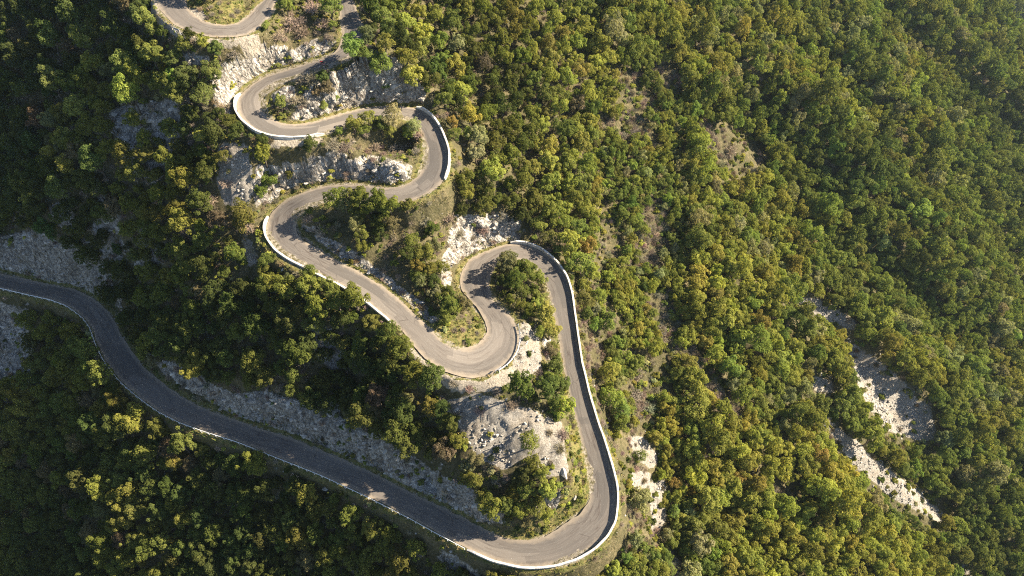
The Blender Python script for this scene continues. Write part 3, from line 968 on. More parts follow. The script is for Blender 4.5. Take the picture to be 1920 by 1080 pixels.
TINT = {  # foliage albedo
 'd': (0.100, 0.130, 0.032), 'g': (0.155, 0.190, 0.040), 'o': (0.215, 0.236, 0.042), 'y': (0.272, 0.280, 0.045),
 'b': (0.190, 0.250, 0.044), 'p': (0.245, 0.248, 0.105), 'r': (0.270, 0.205, 0.050), 'n': (0.255, 0.212, 0.150), 'm': (0.185, 0.155, 0.085)}
SHADE_TINT = 0.62                  # deep shade left of the crest, put into the foliage colour
COLNAME = {'d': 'dark green', 'g': 'mid green', 'o': 'olive green', 'y': 'yellowish green', 'b': 'bright green', 'p': 'pale olive', 'r': 'orange brown'}

# trees that can be told apart in the photograph: crown centre u, v, crown radius in pixels, colour
HAND = """633 364 22 o;647 387 18 p;681 352 19 g;710 372 17 o;675 381 17 g;695 395 19 o;731 393 20 o;764 391 13 b;675 410 15 o;668 429 15 p;716 418 19 g;
737 427 17 p;679 445 15 o;681 468 12 y;714 443 17 d;772 456 17 o;812 435 14 g;797 481 19 o;768 481 17 d;814 468 15 p;785 502 15 y;804 512 14 o;741 497 8 b;
783 524 14 g;825 505 17 o;814 534 15 d;789 534 12 p;835 559 19 o;845 584 19 o;842 572 20 g;837 601 14 b;817 555 15 p;583 402 8 b;
953 486 16 p;987 515 23 b;966 530 19 g;1014 526 14 o;945 536 15 d;978 551 17 g;1026 540 10 p;1007 572 13 o;1020 590 12 p;991 590 9 y;1028 609 10 o;1012 624 11 o;
1027 735 23 d;1029 712 14 g;1039 762 13 g;1031 663 13 m;993 832 20 y;1000 874 16 o;979 893 20 d;1017 892 16 o;987 924 18 g;1025 924 18 o;946 952 18 g;975 956 18 o;1008 952 18 g;
1025 970 14 o;983 976 14 p;1090 943 9 g;952 978 12 g;892 905 14 o;879 878 14 p;804 768 19 o;844 797 19 g;861 832 16 o;893 866 16 p;
665 243 15 o;690 226 16 o;683 251 13 g;717 245 14 d;737 224 21 p;733 253 14 g;777 243 16 p;767 258 13 o;635 247 8 g;590 298 14 d;
610 159 13 d;617 176 14 m;598 186 10 m;527 201 13 g;615 213 9 b;640 207 7 b;
657 94 13 o;667 125 20 g;684 117 17 g;715 133 23 g;726 104 17 o;772 150 22 y;763 117 19 o;726 183 8 b;736 12 26 o;701 12 15 g;761 52 23 o;757 79 15 g;792 69 20 y;782 31 19 o;813 42 19 o;845 54 20 g;824 87 19 o;855 94 17 p;834 121 17 g;855 133 22 y;865 177 22 y;834 194 17 g;
622 19 20 g;536 15 15 b;626 50 9 g;497 48 8 b;281 48 23 g;266 37 18 d;414 112 15 d;329 117 17 d;350 94 15 g;385 90 12 o;324 146 13 b;
850 232 12 r;854 253 12 g;881 226 19 y;896 268 19 p;892 295 17 p;923 332 25 o;871 347 21 o;875 368 17 y;910 395 18 o;
1070 461 24 y;1101 467 18 r;1091 499 22 o;1107 520 17 y;1097 565 17 g;1137 607 19 g;1141 702 21 y;1147 748 21 b;1164 773 20 g;1164 799 17 b;1189 686 17 g;1200 857 13 b;1200 942 22 p;1120 560 16 o;
95 630 22 o;195 772 18 o;255 790 28 y;278 855 26 o;332 867 19 o;379 902 21 g;480 878 25 o;578 930 22 y;355 973 23 o;284 1032 22 g;563 1010 23 o;367 700 24 y;375 676 18 o;481 685 24 o;379 618 18 d;450 630 19 o;498 547 20 g;503 493 16 g;497 510 14 o;
510 535 22 o;585 508 14 g;585 540 23 o;668 570 24 o;510 580 19 g;640 605 20 d;700 610 18 o;430 680 18 g;620 640 18 d;560 590 20 g;740 650 14 o;760 700 14 g;
500 312 18 y;508 345 16 b;495 370 12 b;545 330 8 g;100 290 16 y;130 320 18 o;60 380 16 o;275 400 16 y;310 480 16 d;240 440 16 y;390 330 18 g;420 300 14 o;380 260 16 o;350 250 14 d;410 420 16 m;440 430 14 m"""
hand = [(float(a), float(b), float(c), d) for a, b, c, d in (e.split() for e in HAND.replace("\n", "").split(";") if e.strip())]
DRY = """577 414 11;602 435 13;587 149 15;567 153 14;567 192 13;550 190 11;758 274 13;700 276 13;627 276 15;655 270 12;800 250 9;542 48 20;522 69 14;567 62 15;605 46 13;584 14 15;560 40 14;439 104 12;377 133 14;
360 140 10;1055 815 13;1050 840 12;1062 690 9;640 276 12;735 275 12;780 285 9;770 445 12;860 440 12;840 410 13;800 420 12;905 430 13;940 410 12;415 220 13;430 240 12;395 370 14;405 395 12;450 400 12;470 430 10;480 470 9;425 345 12;
830 185 13;800 150 11;1190 740 14;1215 765 13;1195 700 12;1130 660 10;1300 680 12;1340 740 12;1240 620 12;900 770 11;960 760 12;985 745 10;880 730 9;350 440 12;300 380 12;290 200 12;350 190 12;320 220 11;1370 280 14;1350 310 14;1410 320 12;1330 255 12;705 985 12;860 780 10;850 720 9;1060 580 8;930 735 9;1010 700 9"""
dry = [tuple(float(x) for x in e.split()) for e in DRY.replace("\n", "").split(";") if e.strip()]

NOTREE = SCREE + GRAVEL + CLEAR + [
 [(555, 128), (620, 100), (650, 95), (700, 110), (660, 125), (660, 165), (560, 200), (500, 215), (495, 150)], [(630, 20), (690, 20), (690, 130), (620, 130)], [(270, 195), (335, 180), (345, 240), (290, 262)], [(345, 95), (400, 105), (395, 125), (345, 120)], [(490, 0), (640, 0), (640, 90), (560, 80), (500, 95)], [(660, 190), (760, 215), (790, 230), (790, 340), (640, 300), (610, 250)], [(560, 340), (640, 360), (850, 350), (860, 560), (800, 600), (570, 440)],
 [(0, 440), (70, 428), (150, 480), (205, 570), (150, 542), (0, 512)],
 [(330, 715), (480, 725), (600, 770), (720, 830), (860, 900), (935, 1000), (830, 950), (700, 890), (500, 812), (380, 762)],
 [(420, 175), (480, 120), (560, 85), (640, 75), (640, 100), (560, 128), (470, 165), (440, 190)],
 [(505, 165), (560, 160), (560, 195), (520, 200)], [(640, 165), (730, 180), (740, 197), (640, 215), (540, 232), (600, 195)],
 [(600, 300), (700, 290), (780, 310), (770, 345), (640, 345), (520, 345), (520, 300)],
 [(580, 440), (640, 460), (720, 510), (790, 590), (780, 598), (640, 492)],
 [(200, 200), (230, 195), (260, 280), (280, 330), (230, 290)], [(0, 575), (50, 590), (60, 700), (0, 730)],
 [(850, 430), (900, 400), (975, 420), (975, 452), (880, 480), (858, 520), (846, 470)],
 [(770, 600), (905, 600), (912, 620), (880, 655), (820, 640)], [(1065, 780), (1100, 890), (1060, 900)],
 [(1080, 640), (1110, 640), (1175, 900), (1190, 1000), (1150, 1060), (1120, 1080), (1080, 1080), (1160, 980), (1160, 900)],
 [(360, 0), (500, 0), (480, 30), (430, 45), (380, 45)], [(210, 700), (280, 770), (420, 830), (400, 850), (260, 790)],
]


def blocked(u, v):
    m = np.zeros(np.shape(u), bool)
    for p in NOTREE:
        m |= in_poly(u, v, p)
    return m


# --- hand placed crowns
hu = np.array([h[0] for h in hand]); hv = np.array([h[1] for h in hand]); hr = np.array([h[2] for h in hand]); hc = [h[3] for h in hand]
_, d0 = hit(hu, hv)
rad0 = hr * d0 / FPX
Ph, dh = hit(hu, hv, rad0 * 1.15)
def off_road(P, need):
    P = P.copy()
    for it in range(12):
        e = 0.5
        rd_ = height(P[:, 0], P[:, 1], ROADD)
        bad = rd_ < need
        if not bad.any(): break
        g = np.stack([height(P[:, 0] + e, P[:, 1], ROADD) - height(P[:, 0] - e, P[:, 1], ROADD), height(P[:, 0], P[:, 1] + e, ROADD) - height(P[:, 0], P[:, 1] - e, ROADD)], -1)
        g = np.clip(g, -2, 2); g /= np.linalg.norm(g, axis=1)[:, None] + 1e-6
        P[bad, :2] += 0.4 * g[bad]
    return P


Ph = off_road(Ph, 1.1)
trees = []      # x, y, ground z, crown radius, height factor, colour, hand placed
for k in range(len(hand)):
    trees.append([Ph[k, 0], Ph[k, 1], float(height(Ph[k, 0], Ph[k, 1])), hr[k] * dh[k] / FPX * 1.06, 1.0, hc[k], 1])

# --- fill: darts thrown on the slopes in order of size
cell = 3.5
grid = {}


def put(x, y, r, z):
    grid.setdefault((int(math.floor(x / cell)), int(math.floor(y / cell))), []).append((x, y, r, z))


def free(x, y, r, f, z):
    n = int(math.ceil((r + 4.5) * f / cell)); i0, j0 = int(math.floor(x / cell)), int(math.floor(y / cell))
    for i in range(i0 - n, i0 + n + 1):
        for j in range(j0 - n, j0 + n + 1):
            for a, b, c_, d_ in grid.get((i, j), ()):
                if (a - x) ** 2 + (b - y) ** 2 + 0.7 * (z - d_) ** 2 < ((c_ + r) * f) ** 2:
                    return False
    return True


for t_ in trees:
    put(t_[0], t_[1], t_[3], t_[2])
NCAND = 130000
cx = np.concatenate([rng.uniform(-215, 60, 30000), rng.uniform(0, 420, NCAND - 30000)])
cy = np.concatenate([rng.uniform(18, 215, 30000), rng.uniform(20, 480, NCAND - 30000)])
cz = height(cx, cy)
cu, cv, cd = project(np.stack([cx, cy, cz + 2.5], -1))
crd = height(cx, cy, ROADD)
csl = height(cx, cy, slope)
inside = (cu > -260) & (cu < 2200) & (cv > -200) & (cv < 1300)
ok = inside & ~blocked(cu, cv)
gu, gv_, _ = project(np.stack([cx, cy, cz], -1))
ok &= ~blocked(gu, gv_) & (csl < 2.4)
px_r = 1.9 / cd * FPX
for du_, dv_ in ((0.8, 0), (-0.8, 0), (0, 0.8), (0, -0.8), (0, -1.5), (0, -2.3), (0.5, -2.0)):
    for p in SCREE:
        ok &= ~in_poly(cu + du_ * px_r, cv + dv_ * px_r, p)
big = fbm(cx / 28.0 + 40, cy / 28.0, 3)
right = cx > 12 + 0.12 * (cy - 60)
sizes = np.where(right, rng.uniform(1.2, 3.0, NCAND) + 0.7 * big, rng.uniform(1.2, 2.9, NCAND) + 0.4 * big)
nearcrest = right & (cu < 1290) & (cv > 120)
sizes = np.where(nearcrest, 0.75 + 0.52 * (sizes - 1.0), sizes)
sizes = np.clip(sizes, 0.8, 3.9)
ok &= crd > sizes * 0.55 + 0.9
ok &= ~(nearcrest & (fbm(cx / 6.5 + 11, cy / 9.0, 3) > 0.10))
sizes = np.where(right & ~nearcrest & (rng.random(NCAND) < 0.03), sizes * 1.3, sizes)
order = np.argsort(-sizes + rng.uniform(0, 1.6, NCAND))
hue = fbm(cx / 20.0, cy / 20.0 + 60, 3) * 1.1 + rng.normal(0, 0.15, NCAND)
for k in order:
    if not ok[k]:
        continue
    x, y, r = cx[k], cy[k], sizes[k]
    f = 0.55 if right[k] else (0.73 if cv[k] < 560 else 0.63)
    if not free(x, y, r, f, cz[k]):
        continue
    put(x, y, r, cz[k])
    u, v = cu[k], cv[k]
    h = hue[k]
    if right[k]:
        # olive and yellow next to the crest and low down, deep green further out; species and weaker sun both painted into the tint
        far = np.clip((u - 900 - 0.787 * v + 270) / 620, 0, 1)
        g_ = h * (1.0 - 0.35 * far) - 0.55 * far + 0.50
        c_ = 'r' if (g_ > 1.0 and rng.random() < 0.25) else 'y' if g_ > 0.62 else 'o' if g_ > 0.22 else 'p' if (g_ > 0.10 and rng.random() < 0.6) else 'g' if g_ > -0.32 else 'd'
        if c_ in 'gd' and rng.random() < 0.08: c_ = 'b'
    else:
        c_ = 'y' if h > 0.66 else 'o' if h > 0.10 else 'p' if (h > 0.02 and rng.random() < 0.5) else 'g' if h > -0.22 else 'd'
        if rng.random() < 0.03: c_ = 'm'
    trees.append([x, y, cz[k], r, rng.uniform(0.85, 1.45), c_, 0])
print("trees", len(trees))

T = np.array([[a[0], a[1], a[2], a[3], a[4], a[6]] for a in trees])
tu, tv, td = project(np.stack([T[:, 0], T[:, 1], T[:, 2] + T[:, 3] * 1.3 * T[:, 4]], -1))
tpx = T[:, 3] / td * FPX


def visible(x, y, z, samples=60):
    """is the point (relative to the camera) clear of the ground as seen from the camera"""
    fr = np.linspace(0.80, 0.985, samples)
    okv = np.ones(len(x), bool)
    for f in fr:
        okv &= z * f > height(x * f, y * f) - 0.1
    return okv


tvis = visible(T[:, 0], T[:, 1], T[:, 2] + T[:, 3] * 1.9)
inframe = (tu > 8) & (tu < 1912) & (tv > 8) & (tv < 1072) & tvis
score = np.where(inframe, tpx + 100 * T[:, 5], -1)
best = np.argsort(-score)[:300]
indiv = set(int(k) for k in best if score[k] > 0)

ZONES = [  # first that holds the crown centre names it
 ([(340, -50), (500, -50), (480, 40), (350, 40)], "inside the topmost bend"),
 ([(480, 0), (640, 0), (640, 60), (480, 80)], "between the topmost bend and the top road"),
 ([(495, 130), (660, 130), (680, 215), (560, 235), (490, 215)], "on the rock island in the upper left bend"),
 ([(600, 200), (800, 200), (800, 345), (600, 345)], "on the crag inside the upper right bend"),
 ([(640, 70), (740, 70), (830, 120), (830, 200), (640, 200)], "right of the cyclist by the top road"),
 ([(470, 260), (600, 260), (600, 390), (470, 400)], "between the two left hand bends"),
 ([(555, 340), (850, 340), (920, 640), (780, 620)], "on the spur above the middle straight"),
 ([(925, 460), (1050, 460), (1050, 640), (960, 610)], "on the knoll inside the hook shaped bend"),
 ([(960, 630), (1075, 640), (1090, 800), (1000, 800)], "on the bank left of the right straight"),
 ([(850, 800), (1110, 800), (1110, 1010), (920, 1005), (830, 860)], "on the nose inside the bottom bend"),
 ([(780, 720), (900, 780), (920, 960), (760, 860)], "on the cliff top left of the grey scree"),
 ([(430, 440), (760, 560), (850, 720), (560, 560)], "just below the middle parapet wall"),
 ([(200, 440), (860, 480), (860, 860), (560, 800), (300, 720), (180, 560)], "on the shaded slope above the lower road"),
 ([(-50, 540), (180, 600), (260, 740), (460, 840), (400, 1100), (-50, 1100)], "downhill from the lower road on the left"),
 ([(440, 820), (700, 930), (900, 1040), (900, 1100), (380, 1100)], "below the lower road near the bottom"),
 ([(-50, -50), (300, -50), (330, 230), (-50, 260)], "on the upper left hillside"),
 ([(-50, 230), (480, 100), (480, 470), (160, 560), (-50, 440)], "on the left hillside above the cliff"),
 ([(830, 150), (1050, 300), (1060, 470), (840, 460)], "right of the upper right bend"),
 ([(640, -50), (1100, -50), (1000, 280), (830, 200)], "on the crest right of the top road"),
 ([(1050, 430), (1280, 430), (1280, 660), (1070, 640)], "right of the hook shaped bend"),
 ([(1080, 620), (1300, 620), (1300, 880), (1120, 880)], "right of the long parapet wall"),
 ([(1100, 860), (1420, 860), (1420, 1100), (1000, 1100)], "right of the bottom bend"),
 ([(1280, 500), (1920, 500), (1920, 1100), (1280, 1100)], "on the lower right forest slope"),
 ([(900, -50), (1960, -50), (1960, 560), (900, 560)], "on the upper right forest slope"),
]


def zone(u, v):
    for p, n in ZONES:
        if bool(in_poly(np.array([u]), np.array([v]), p)[0]):
            return n
    return "on the hillside"


ORD = ["", "second", "third", "fourth", "fifth", "sixth", "seventh", "eighth", "ninth", "tenth", "eleventh", "twelfth"]


def make_labels(items, noun, sizes_px):
    """items: list of (id, u, v, colour word). Label by colour, size and place, then by order from the left"""
    q1, q2 = np.quantile(sizes_px, [0.33, 0.67])
    bins = {}
    for (k, u, v, cw), s in zip(items, sizes_px):
        sw = "small" if s < q1 else "large" if s > q2 else "medium"
        bins.setdefault((cw, sw, zone(u, v)), []).append((u, k))
    out = {}
    for (cw, sw, zn), l in bins.items():
        l.sort(); n = len(l)
        for i, (u, k) in enumerate(l):
            if n == 1: lab = f"{sw} {cw} {noun} {zn}"
            elif i == 0: lab = f"leftmost {sw} {cw} {noun} {zn}"
            elif i == n - 1: lab = f"rightmost {sw} {cw} {noun} {zn}"
            elif n == 3: lab = f"middle {sw} {cw} {noun} {zn}"
            elif i < len(ORD): lab = f"{ORD[i]} from left {sw} {cw} {noun} {zn}"
            else: lab = f"{ORD[n - 1 - i] if n - 1 - i < len(ORD) else 'inner'} from right {sw} {cw} {noun} {zn}"
            out[k] = lab
    return out


ids = sorted(indiv)
tl = make_labels([(k, tu[k], tv[k], COLNAME.get(trees[k][5], 'brown')) for k in ids], "tree", [tpx[k] for k in ids])

# one tree of each kind with its parts, then copies
PROTO = []
for k in range(len(CROWNS)):
    root = bpy.data.objects.new("broadleaf_tree", None)
    cr = bpy.data.objects.new("crown", CROWNS[k]); tr = bpy.data.objects.new("trunk", TRUNKS[k % 3])
    PROTO.append((root, tr, cr))


def jitter(tint, amt=0.12, mul=1.0):
    k = mul * (1 + rng.normal(0, amt))
    return tuple(float(np.clip(c * k * (1 + rng.normal(0, 0.06)), 0.008, 0.4)) for c in tint)


trand = rng.random(len(trees)); tk = rng.integers(0, len(CROWNS), len(trees)); tsq = rng.uniform(0.9, 1.12, len(trees))
for k in ids:
    x, y, z, r, hf, c_, _ = trees[k]
    root, tr, cr = (o.copy() for o in PROTO[tk[k]])
    COL.objects.link(root)
    root.location = (x, y, z + CAMZ)
    root.rotation_euler = (0, 0, trand[k] * 6.283)
    root.scale = (r, r, r * hf)
    for o in (tr, cr):
        COL.objects.link(o); o.parent = root
        o.location = (0, 0, 1.35)
    cr["tint"] = jitter(TINT[c_], 0.10, 1.0 if T[k, 0] > 5 or T[k, 1] > 112 else SHADE_TINT)
    tag(root, tl[k], "tree", "trees on the slopes beside the road")


# --- stuff made of instances: points with a rotation, a scale, a kind and a tint
def scatter(name, pts, rot, scl, idx, tints, meshes, label=None, mats=None):
    me = bpy.data.meshes.new(name)
    n = len(pts)
    me.vertices.add(n)
    me.vertices.foreach_set("co", np.asarray(pts, np.float32).ravel())
    def at(nm, typ, vals, key):
        a = me.attributes.new(nm, typ, 'POINT')
        a.data.foreach_set(key, np.asarray(vals).ravel())
    at("rot", 'FLOAT_VECTOR', np.asarray(rot, np.float32), "vector")
    at("scl", 'FLOAT_VECTOR', np.asarray(scl, np.float32), "vector")
    at("idx", 'INT', np.asarray(idx, np.int32), "value")
    t4 = np.concatenate([np.asarray(tints, np.float32), np.ones((n, 1), np.float32)], 1)
    at("tint", 'FLOAT_COLOR', t4, "color")
    o = link(bpy.data.objects.new(name, me))
    coll = bpy.data.collections.new(name + " kinds")
    for i, m in enumerate(meshes):
        coll.objects.link(bpy.data.objects.new(f"{name}_kind_{i:02d}", m))
    ng = bpy.data.node_groups.new(name, 'GeometryNodeTree')
    ng.interface.new_socket("Geometry", in_out='INPUT', socket_type='NodeSocketGeometry')
    ng.interface.new_socket("Geometry", in_out='OUTPUT', socket_type='NodeSocketGeometry')
    N, L = ng.nodes, ng.links
    gi, go = N.new("NodeGroupInput"), N.new("NodeGroupOutput")
    ci = N.new("GeometryNodeCollectionInfo")
    ci.inputs["Collection"].default_value = coll
    ci.inputs["Separate Children"].default_value = True
    ci.inputs["Reset Children"].default_value = True
    iop = N.new("GeometryNodeInstanceOnPoints")
    L.new(gi.outputs[0], iop.inputs["Points"]); L.new(ci.outputs[0], iop.inputs["Instance"])
    iop.inputs["Pick Instance"].default_value = True
    for nm, typ, inp in (("idx", 'INT', "Instance Index"), ("scl", 'FLOAT_VECTOR', "Scale"), ("rot", 'FLOAT_VECTOR', None)):
        na = N.new("GeometryNodeInputNamedAttribute"); na.data_type = typ; na.inputs["Name"].default_value = nm
        if inp: L.new(na.outputs["Attribute"], iop.inputs[inp])
        else:
            e = N.new("FunctionNodeEulerToRotation")
            L.new(na.outputs["Attribute"], e.inputs[0]); L.new(e.outputs[0], iop.inputs["Rotation"])
    L.new(iop.outputs[0], go.inputs[0])
    md = o.modifiers.new("scatter", 'NODES'); md.node_group = ng
    tag(o, label, None, None, "stuff")
    return o


rest = [k for k in range(len(trees)) if k not in indiv]
scatter("forest", [(trees[k][0], trees[k][1], trees[k][2] + CAMZ + 1.25 * trees[k][3]) for k in rest],
        [(rng.normal(0, 0.08), rng.normal(0, 0.08), trand[k] * 6.283) for k in rest],
        [(trees[k][3], trees[k][3] * tsq[k], trees[k][3] * trees[k][4]) for k in rest], [tk[k] for k in rest],
        [jitter(TINT[trees[k][5]], 0.10, 1.0 if T[k, 0] > 5 else SHADE_TINT) for k in rest], CROWNS, "dense mixed broadleaf forest covering the steep slopes")

# --- shrubs standing by themselves
du = np.array([d[0] for d in dry]); dv = np.array([d[1] for d in dry]); dr = np.array([d[2] for d in dry])
_, dd0 = hit(du, dv)
Pd, dd = hit(du, dv, dr * dd0 / FPX * 0.4)
Pd = off_road(Pd, 0.7)
dl = make_labels([(k, du[k], dv[k], "grey brown") for k in range(len(dry))], "leafless shrub", dr)
for k in range(len(dry)):
    o = link(bpy.data.objects.new("dry_shrub", TWIGS[k % 3]))
    r = dr[k] * dd[k] / FPX * 1.1
    o.location = (Pd[k, 0], Pd[k, 1], float(height(Pd[k, 0], Pd[k, 1])) + CAMZ + 0.3 * r)
    o.scale = (r, r, r * rng.uniform(0.8, 1.1)); o.rotation_euler = (0, 0, rng.uniform(0, 6.28))
    o["tint"] = jitter(TINT['n'], 0.2)
    tag(o, dl[k], "shrub", "leafless shrubs on dry ground")

# --- undergrowth between the trees
n = 52000
ux = np.concatenate([rng.uniform(-200, 60, 20000), rng.uniform(10, 270, n - 20000)]); uy = np.concatenate([rng.uniform(20, 210, 20000), rng.uniform(30, 350, n - 20000)])
uz = height(ux, uy); pu, pv, pd = project(np.stack([ux, uy, uz], -1))
usz = rng.uniform(0.35, 1.0, n) * np.where(ux > 30, 1.25, 1.0)
mcl = height(ux, uy, mclear)
uok = (pu > -120) & (pu < 2050) & (pv > -100) & (pv < 1180) & (height(ux, uy, ROADD) > usz * 0.7 + 0.35) & (height(ux, uy, slope) < 3)
ms = height(ux, uy, mscree); mr = height(ux, uy, mrock); mg = height(ux, uy, mgrav)
uok &= rng.random(n) > np.clip(0.86 * ms + 0.45 * mr + 0.9 * (mg > 0.55), 0, 0.985)
sel = np.nonzero(uok)[0]
nz = fbm(ux / 9.0, uy / 9.0, 3)
kinds = [('n' if nz[k] + rng.normal(0, 0.3) + 0.5 * mcl[k] - (0.25 if ux[k] > 60 else -0.12) + 0.35 * mr[k] > 0.28 else rng.choice(list('dgoopmy'))) for k in sel]
tw = np.array([c_ in 'nm' for c_ in kinds])
for nm, ss, ml, lb in (("undergrowth", sel[~tw], BUSHES, "low green undergrowth between the trees"), ("dry_brush", sel[tw], TWIGS, "dry grey brown brush between the trees")):
    kk = [c_ for c_, q_ in zip(kinds, tw) if q_ == (nm == "dry_brush")]
    scatter(nm, np.stack([ux[ss], uy[ss], uz[ss] + CAMZ + usz[ss] * 0.35], -1), np.stack([0 * ss, 0 * ss, rng.uniform(0, 6.28, len(ss))], -1),
            np.stack([usz[ss], usz[ss], usz[ss] * 0.9], -1), rng.integers(0, 3, len(ss)), [jitter(TINT[c_], 0.2) for c_ in kk], ml, lb)

# --- grass tufts on verges and clearings: one mesh of blades
n = 70000
vx = rng.uniform(-170, 45, n); vy = rng.uniform(20, 180, n)
rd = height(vx, vy, ROADD); gm_ = height(vx, vy, mgrass); gvl = height(vx, vy, mgrav); scl_ = height(vx, vy, mscree)
vp = np.clip(smooth(2.6, 0.7, rd) * 0.9 + gm_ * 0.9 + 0.12, 0, 1) * (rd > 0.12) * np.clip(1.1 - gvl * 1.1, 0.12, 1) * (1 - 0.9 * scl_)
vk = np.nonzero(rng.random(n) < vp)[0]
V, F, Cc = [], [], []
nb = 7
P0 = np.repeat(np.stack([vx[vk], vy[vk], height(vx[vk], vy[vk]) + CAMZ], -1), nb, 0)
P0[:, :2] += rng.normal(0, 0.13, (len(P0), 2))
th = rng.uniform(0, 6.28, len(P0)); L = np.repeat(rng.uniform(0.25, 0.7, len(vk)), nb) * rng.uniform(0.6, 1.1, len(P0))
tip = P0 + np.stack([np.cos(th) * L * 0.6, np.sin(th) * L * 0.6, L], -1)
sd = np.stack([-np.sin(th), np.cos(th), 0 * th], -1) * 0.07
gv3 = np.stack([P0 - sd, P0 + sd, tip], 1).reshape(-1, 3)
gf3 = np.arange(len(gv3)).reshape(-1, 3)
pal = np.array([(0.10, 0.115, 0.03), (0.075, 0.10, 0.024), (0.19, 0.16, 0.06), (0.26, 0.205, 0.105), (0.14, 0.13, 0.04)])
gcol = np.repeat(np.repeat(pal[rng.integers(0, 5, len(vk))] * rng.uniform(0.8, 1.2, (len(vk), 1)), nb, 0), 3, 0)
gme = mesh_np("verge_grass", gv3, gf3, [M["grass"]])
a = gme.attributes.new("gcol", 'FLOAT_COLOR', 'POINT')
a.data.foreach_set("color", np.concatenate([gcol, np.ones((len(gcol), 1))], 1).astype(np.float32).ravel())
tag(link(bpy.data.objects.new("verge_grass", gme)), "green and straw coloured grass along the road verges", None, None, "stuff")


# --- stones
def stone_mesh(name, seed, sub=2):
    import bmesh
    rg = np.random.default_rng(seed)
    bm = bmesh.new(); bmesh.ops.create_icosphere(bm, subdivisions=sub, radius=1.0)
    pl = rg.normal(size=(13, 3)); pl /= np.linalg.norm(pl, axis=1)[:, None]; h = rg.uniform(0.34, 0.8, 13)
    for v in bm.verts:
        p = np.array(v.co)
        for q_, hh in zip(pl, h):
            dd_ = p @ q_
            if dd_ > hh: p = p - q_ * (dd_ - hh)
        v.co = p * np.array([1.1, 0.9, 0.7])
    me = bpy.data.meshes.new(name); bm.to_mesh(me); bm.free()
    me.materials.append(M["stone"])
    return me


STONES = [stone_mesh("stone", 500 + k) for k in range(5)]
n = 210000
sx = np.concatenate([rng.uniform(-150, 60, n // 2), rng.uniform(60, 165, n // 2)]); sy = np.concatenate([rng.uniform(20, 150, n // 2), rng.uniform(45, 130, n // 2)])
sp = height(sx, sy, mscree) * 0.9 + 0.05 * height(sx, sy, mrock) + 0.03 * height(sx, sy, mgrav)
sp *= (height(sx, sy, ROADD) > 0.3) * np.clip(0.5 + fbm(sx / 3.0, sy / 3.0, 2), 0.15, 1)
sk = np.nonzero(rng.random(n) < sp)[0]
ssz = (0.09 + 0.42 * rng.random(len(sk)) ** 3.2) * np.clip(0.9 + 0.5 * fbm(sx[sk] / 5.0, sy[sk] / 5.0, 2), 0.5, 1.5)
scatter("scree", np.stack([sx[sk], sy[sk], height(sx[sk], sy[sk]) + CAMZ + ssz * 0.15], -1), rng.uniform(0, 6.28, (len(sk), 3)), np.stack([ssz] * 3, -1),
        rng.integers(0, 5, len(sk)), np.full((len(sk), 3), 0.4), STONES, "pale limestone scree spilling down the slopes")
# --- craggy blocks of bedrock standing out of the road cuts
CRAG = [stone_mesh("bedrock", 540 + k, 3) for k in range(4)]
n = 60000
qx = rng.uniform(-150, 40, n); qy = rng.uniform(20, 175, n)
qr = height(qx, qy, mrock); qd = height(qx, qy, ROADD)
qs = 0.18 + 0.75 * rng.random(n) ** 3
qk = np.nonzero((rng.random(n) < 0.8 * np.clip(qr * 1.4 - 0.25, 0, 1) * np.clip(0.6 + 1.2 * fbm(qx / 4.0, qy / 4.0, 3), 0.1, 1)) & (qd > qs * 1.2 + 0.3))[0]
qp, qq_, qs = np.stack([height(qx[qk], qy[qk], PX), height(qx[qk], qy[qk], PY), height(qx[qk], qy[qk], PZ) + CAMZ - qs[qk] * 0.25], -1), qk, qs[qk]
scatter("bedrock_outcrop", qp, np.stack([rng.normal(0.5, 0.25, len(qk)), rng.normal(0.35, 0.25, len(qk)), rng.normal(0.6, 0.35, len(qk))], -1),
        np.stack([qs * rng.uniform(0.8, 1.6, len(qk)), qs * rng.uniform(0.6, 1.0, len(qk)), qs * rng.uniform(0.8, 1.9, len(qk))], -1),
        rng.integers(0, 4, len(qk)), np.full((len(qk), 3), 0.4), CRAG, "craggy pale limestone in the road cuts")
print("crag", len(qk), "scree", len(sk), "grass", len(vk), "under", len(sel))

BOULD = [(1057, 889, 11, "pointed grey boulder at the edge of the scree inside the bottom bend"), (1077, 935, 8, "pale flat boulder in grass beside the bottom bend"),
         (250, 285, 13, "large pale boulder among trees on the left hillside"), (215, 215, 12, "grey boulder on the upper left hillside above the pale one"),
         (285, 228, 9, "blocky pale boulder right of the grey one on the upper left hillside"), (957, 498, 7, "white boulder beside the tree inside the hook shaped bend"),
         (55, 593, 11, "bluish grey boulder in shade just below the lower road guardrail"),
         (1558, 898, 9, "lone grey boulder in forest left of the right hand scree strip"), (1575, 76, 7, "small white boulder far up in the upper right forest")]
for u, v, r, lab in BOULD:
    p, d = hit(np.array([float(u)]), np.array([float(v)]), 0.2)
    o = link(bpy.data.objects.new("boulder", stone_mesh("boulder", int(u + v), 3)))
    s_ = r * d[0] / FPX
    o.location = (p[0, 0], p[0, 1], float(height(p[0, 0], p[0, 1])) + CAMZ + 0.25 * s_)
    o.scale = (s_, s_ * 0.85, s_ * 0.95); o.rotation_euler = (0.2, 0.3, u * 0.1)
    tag(o, lab, "boulder", "boulders lying on the slopes")


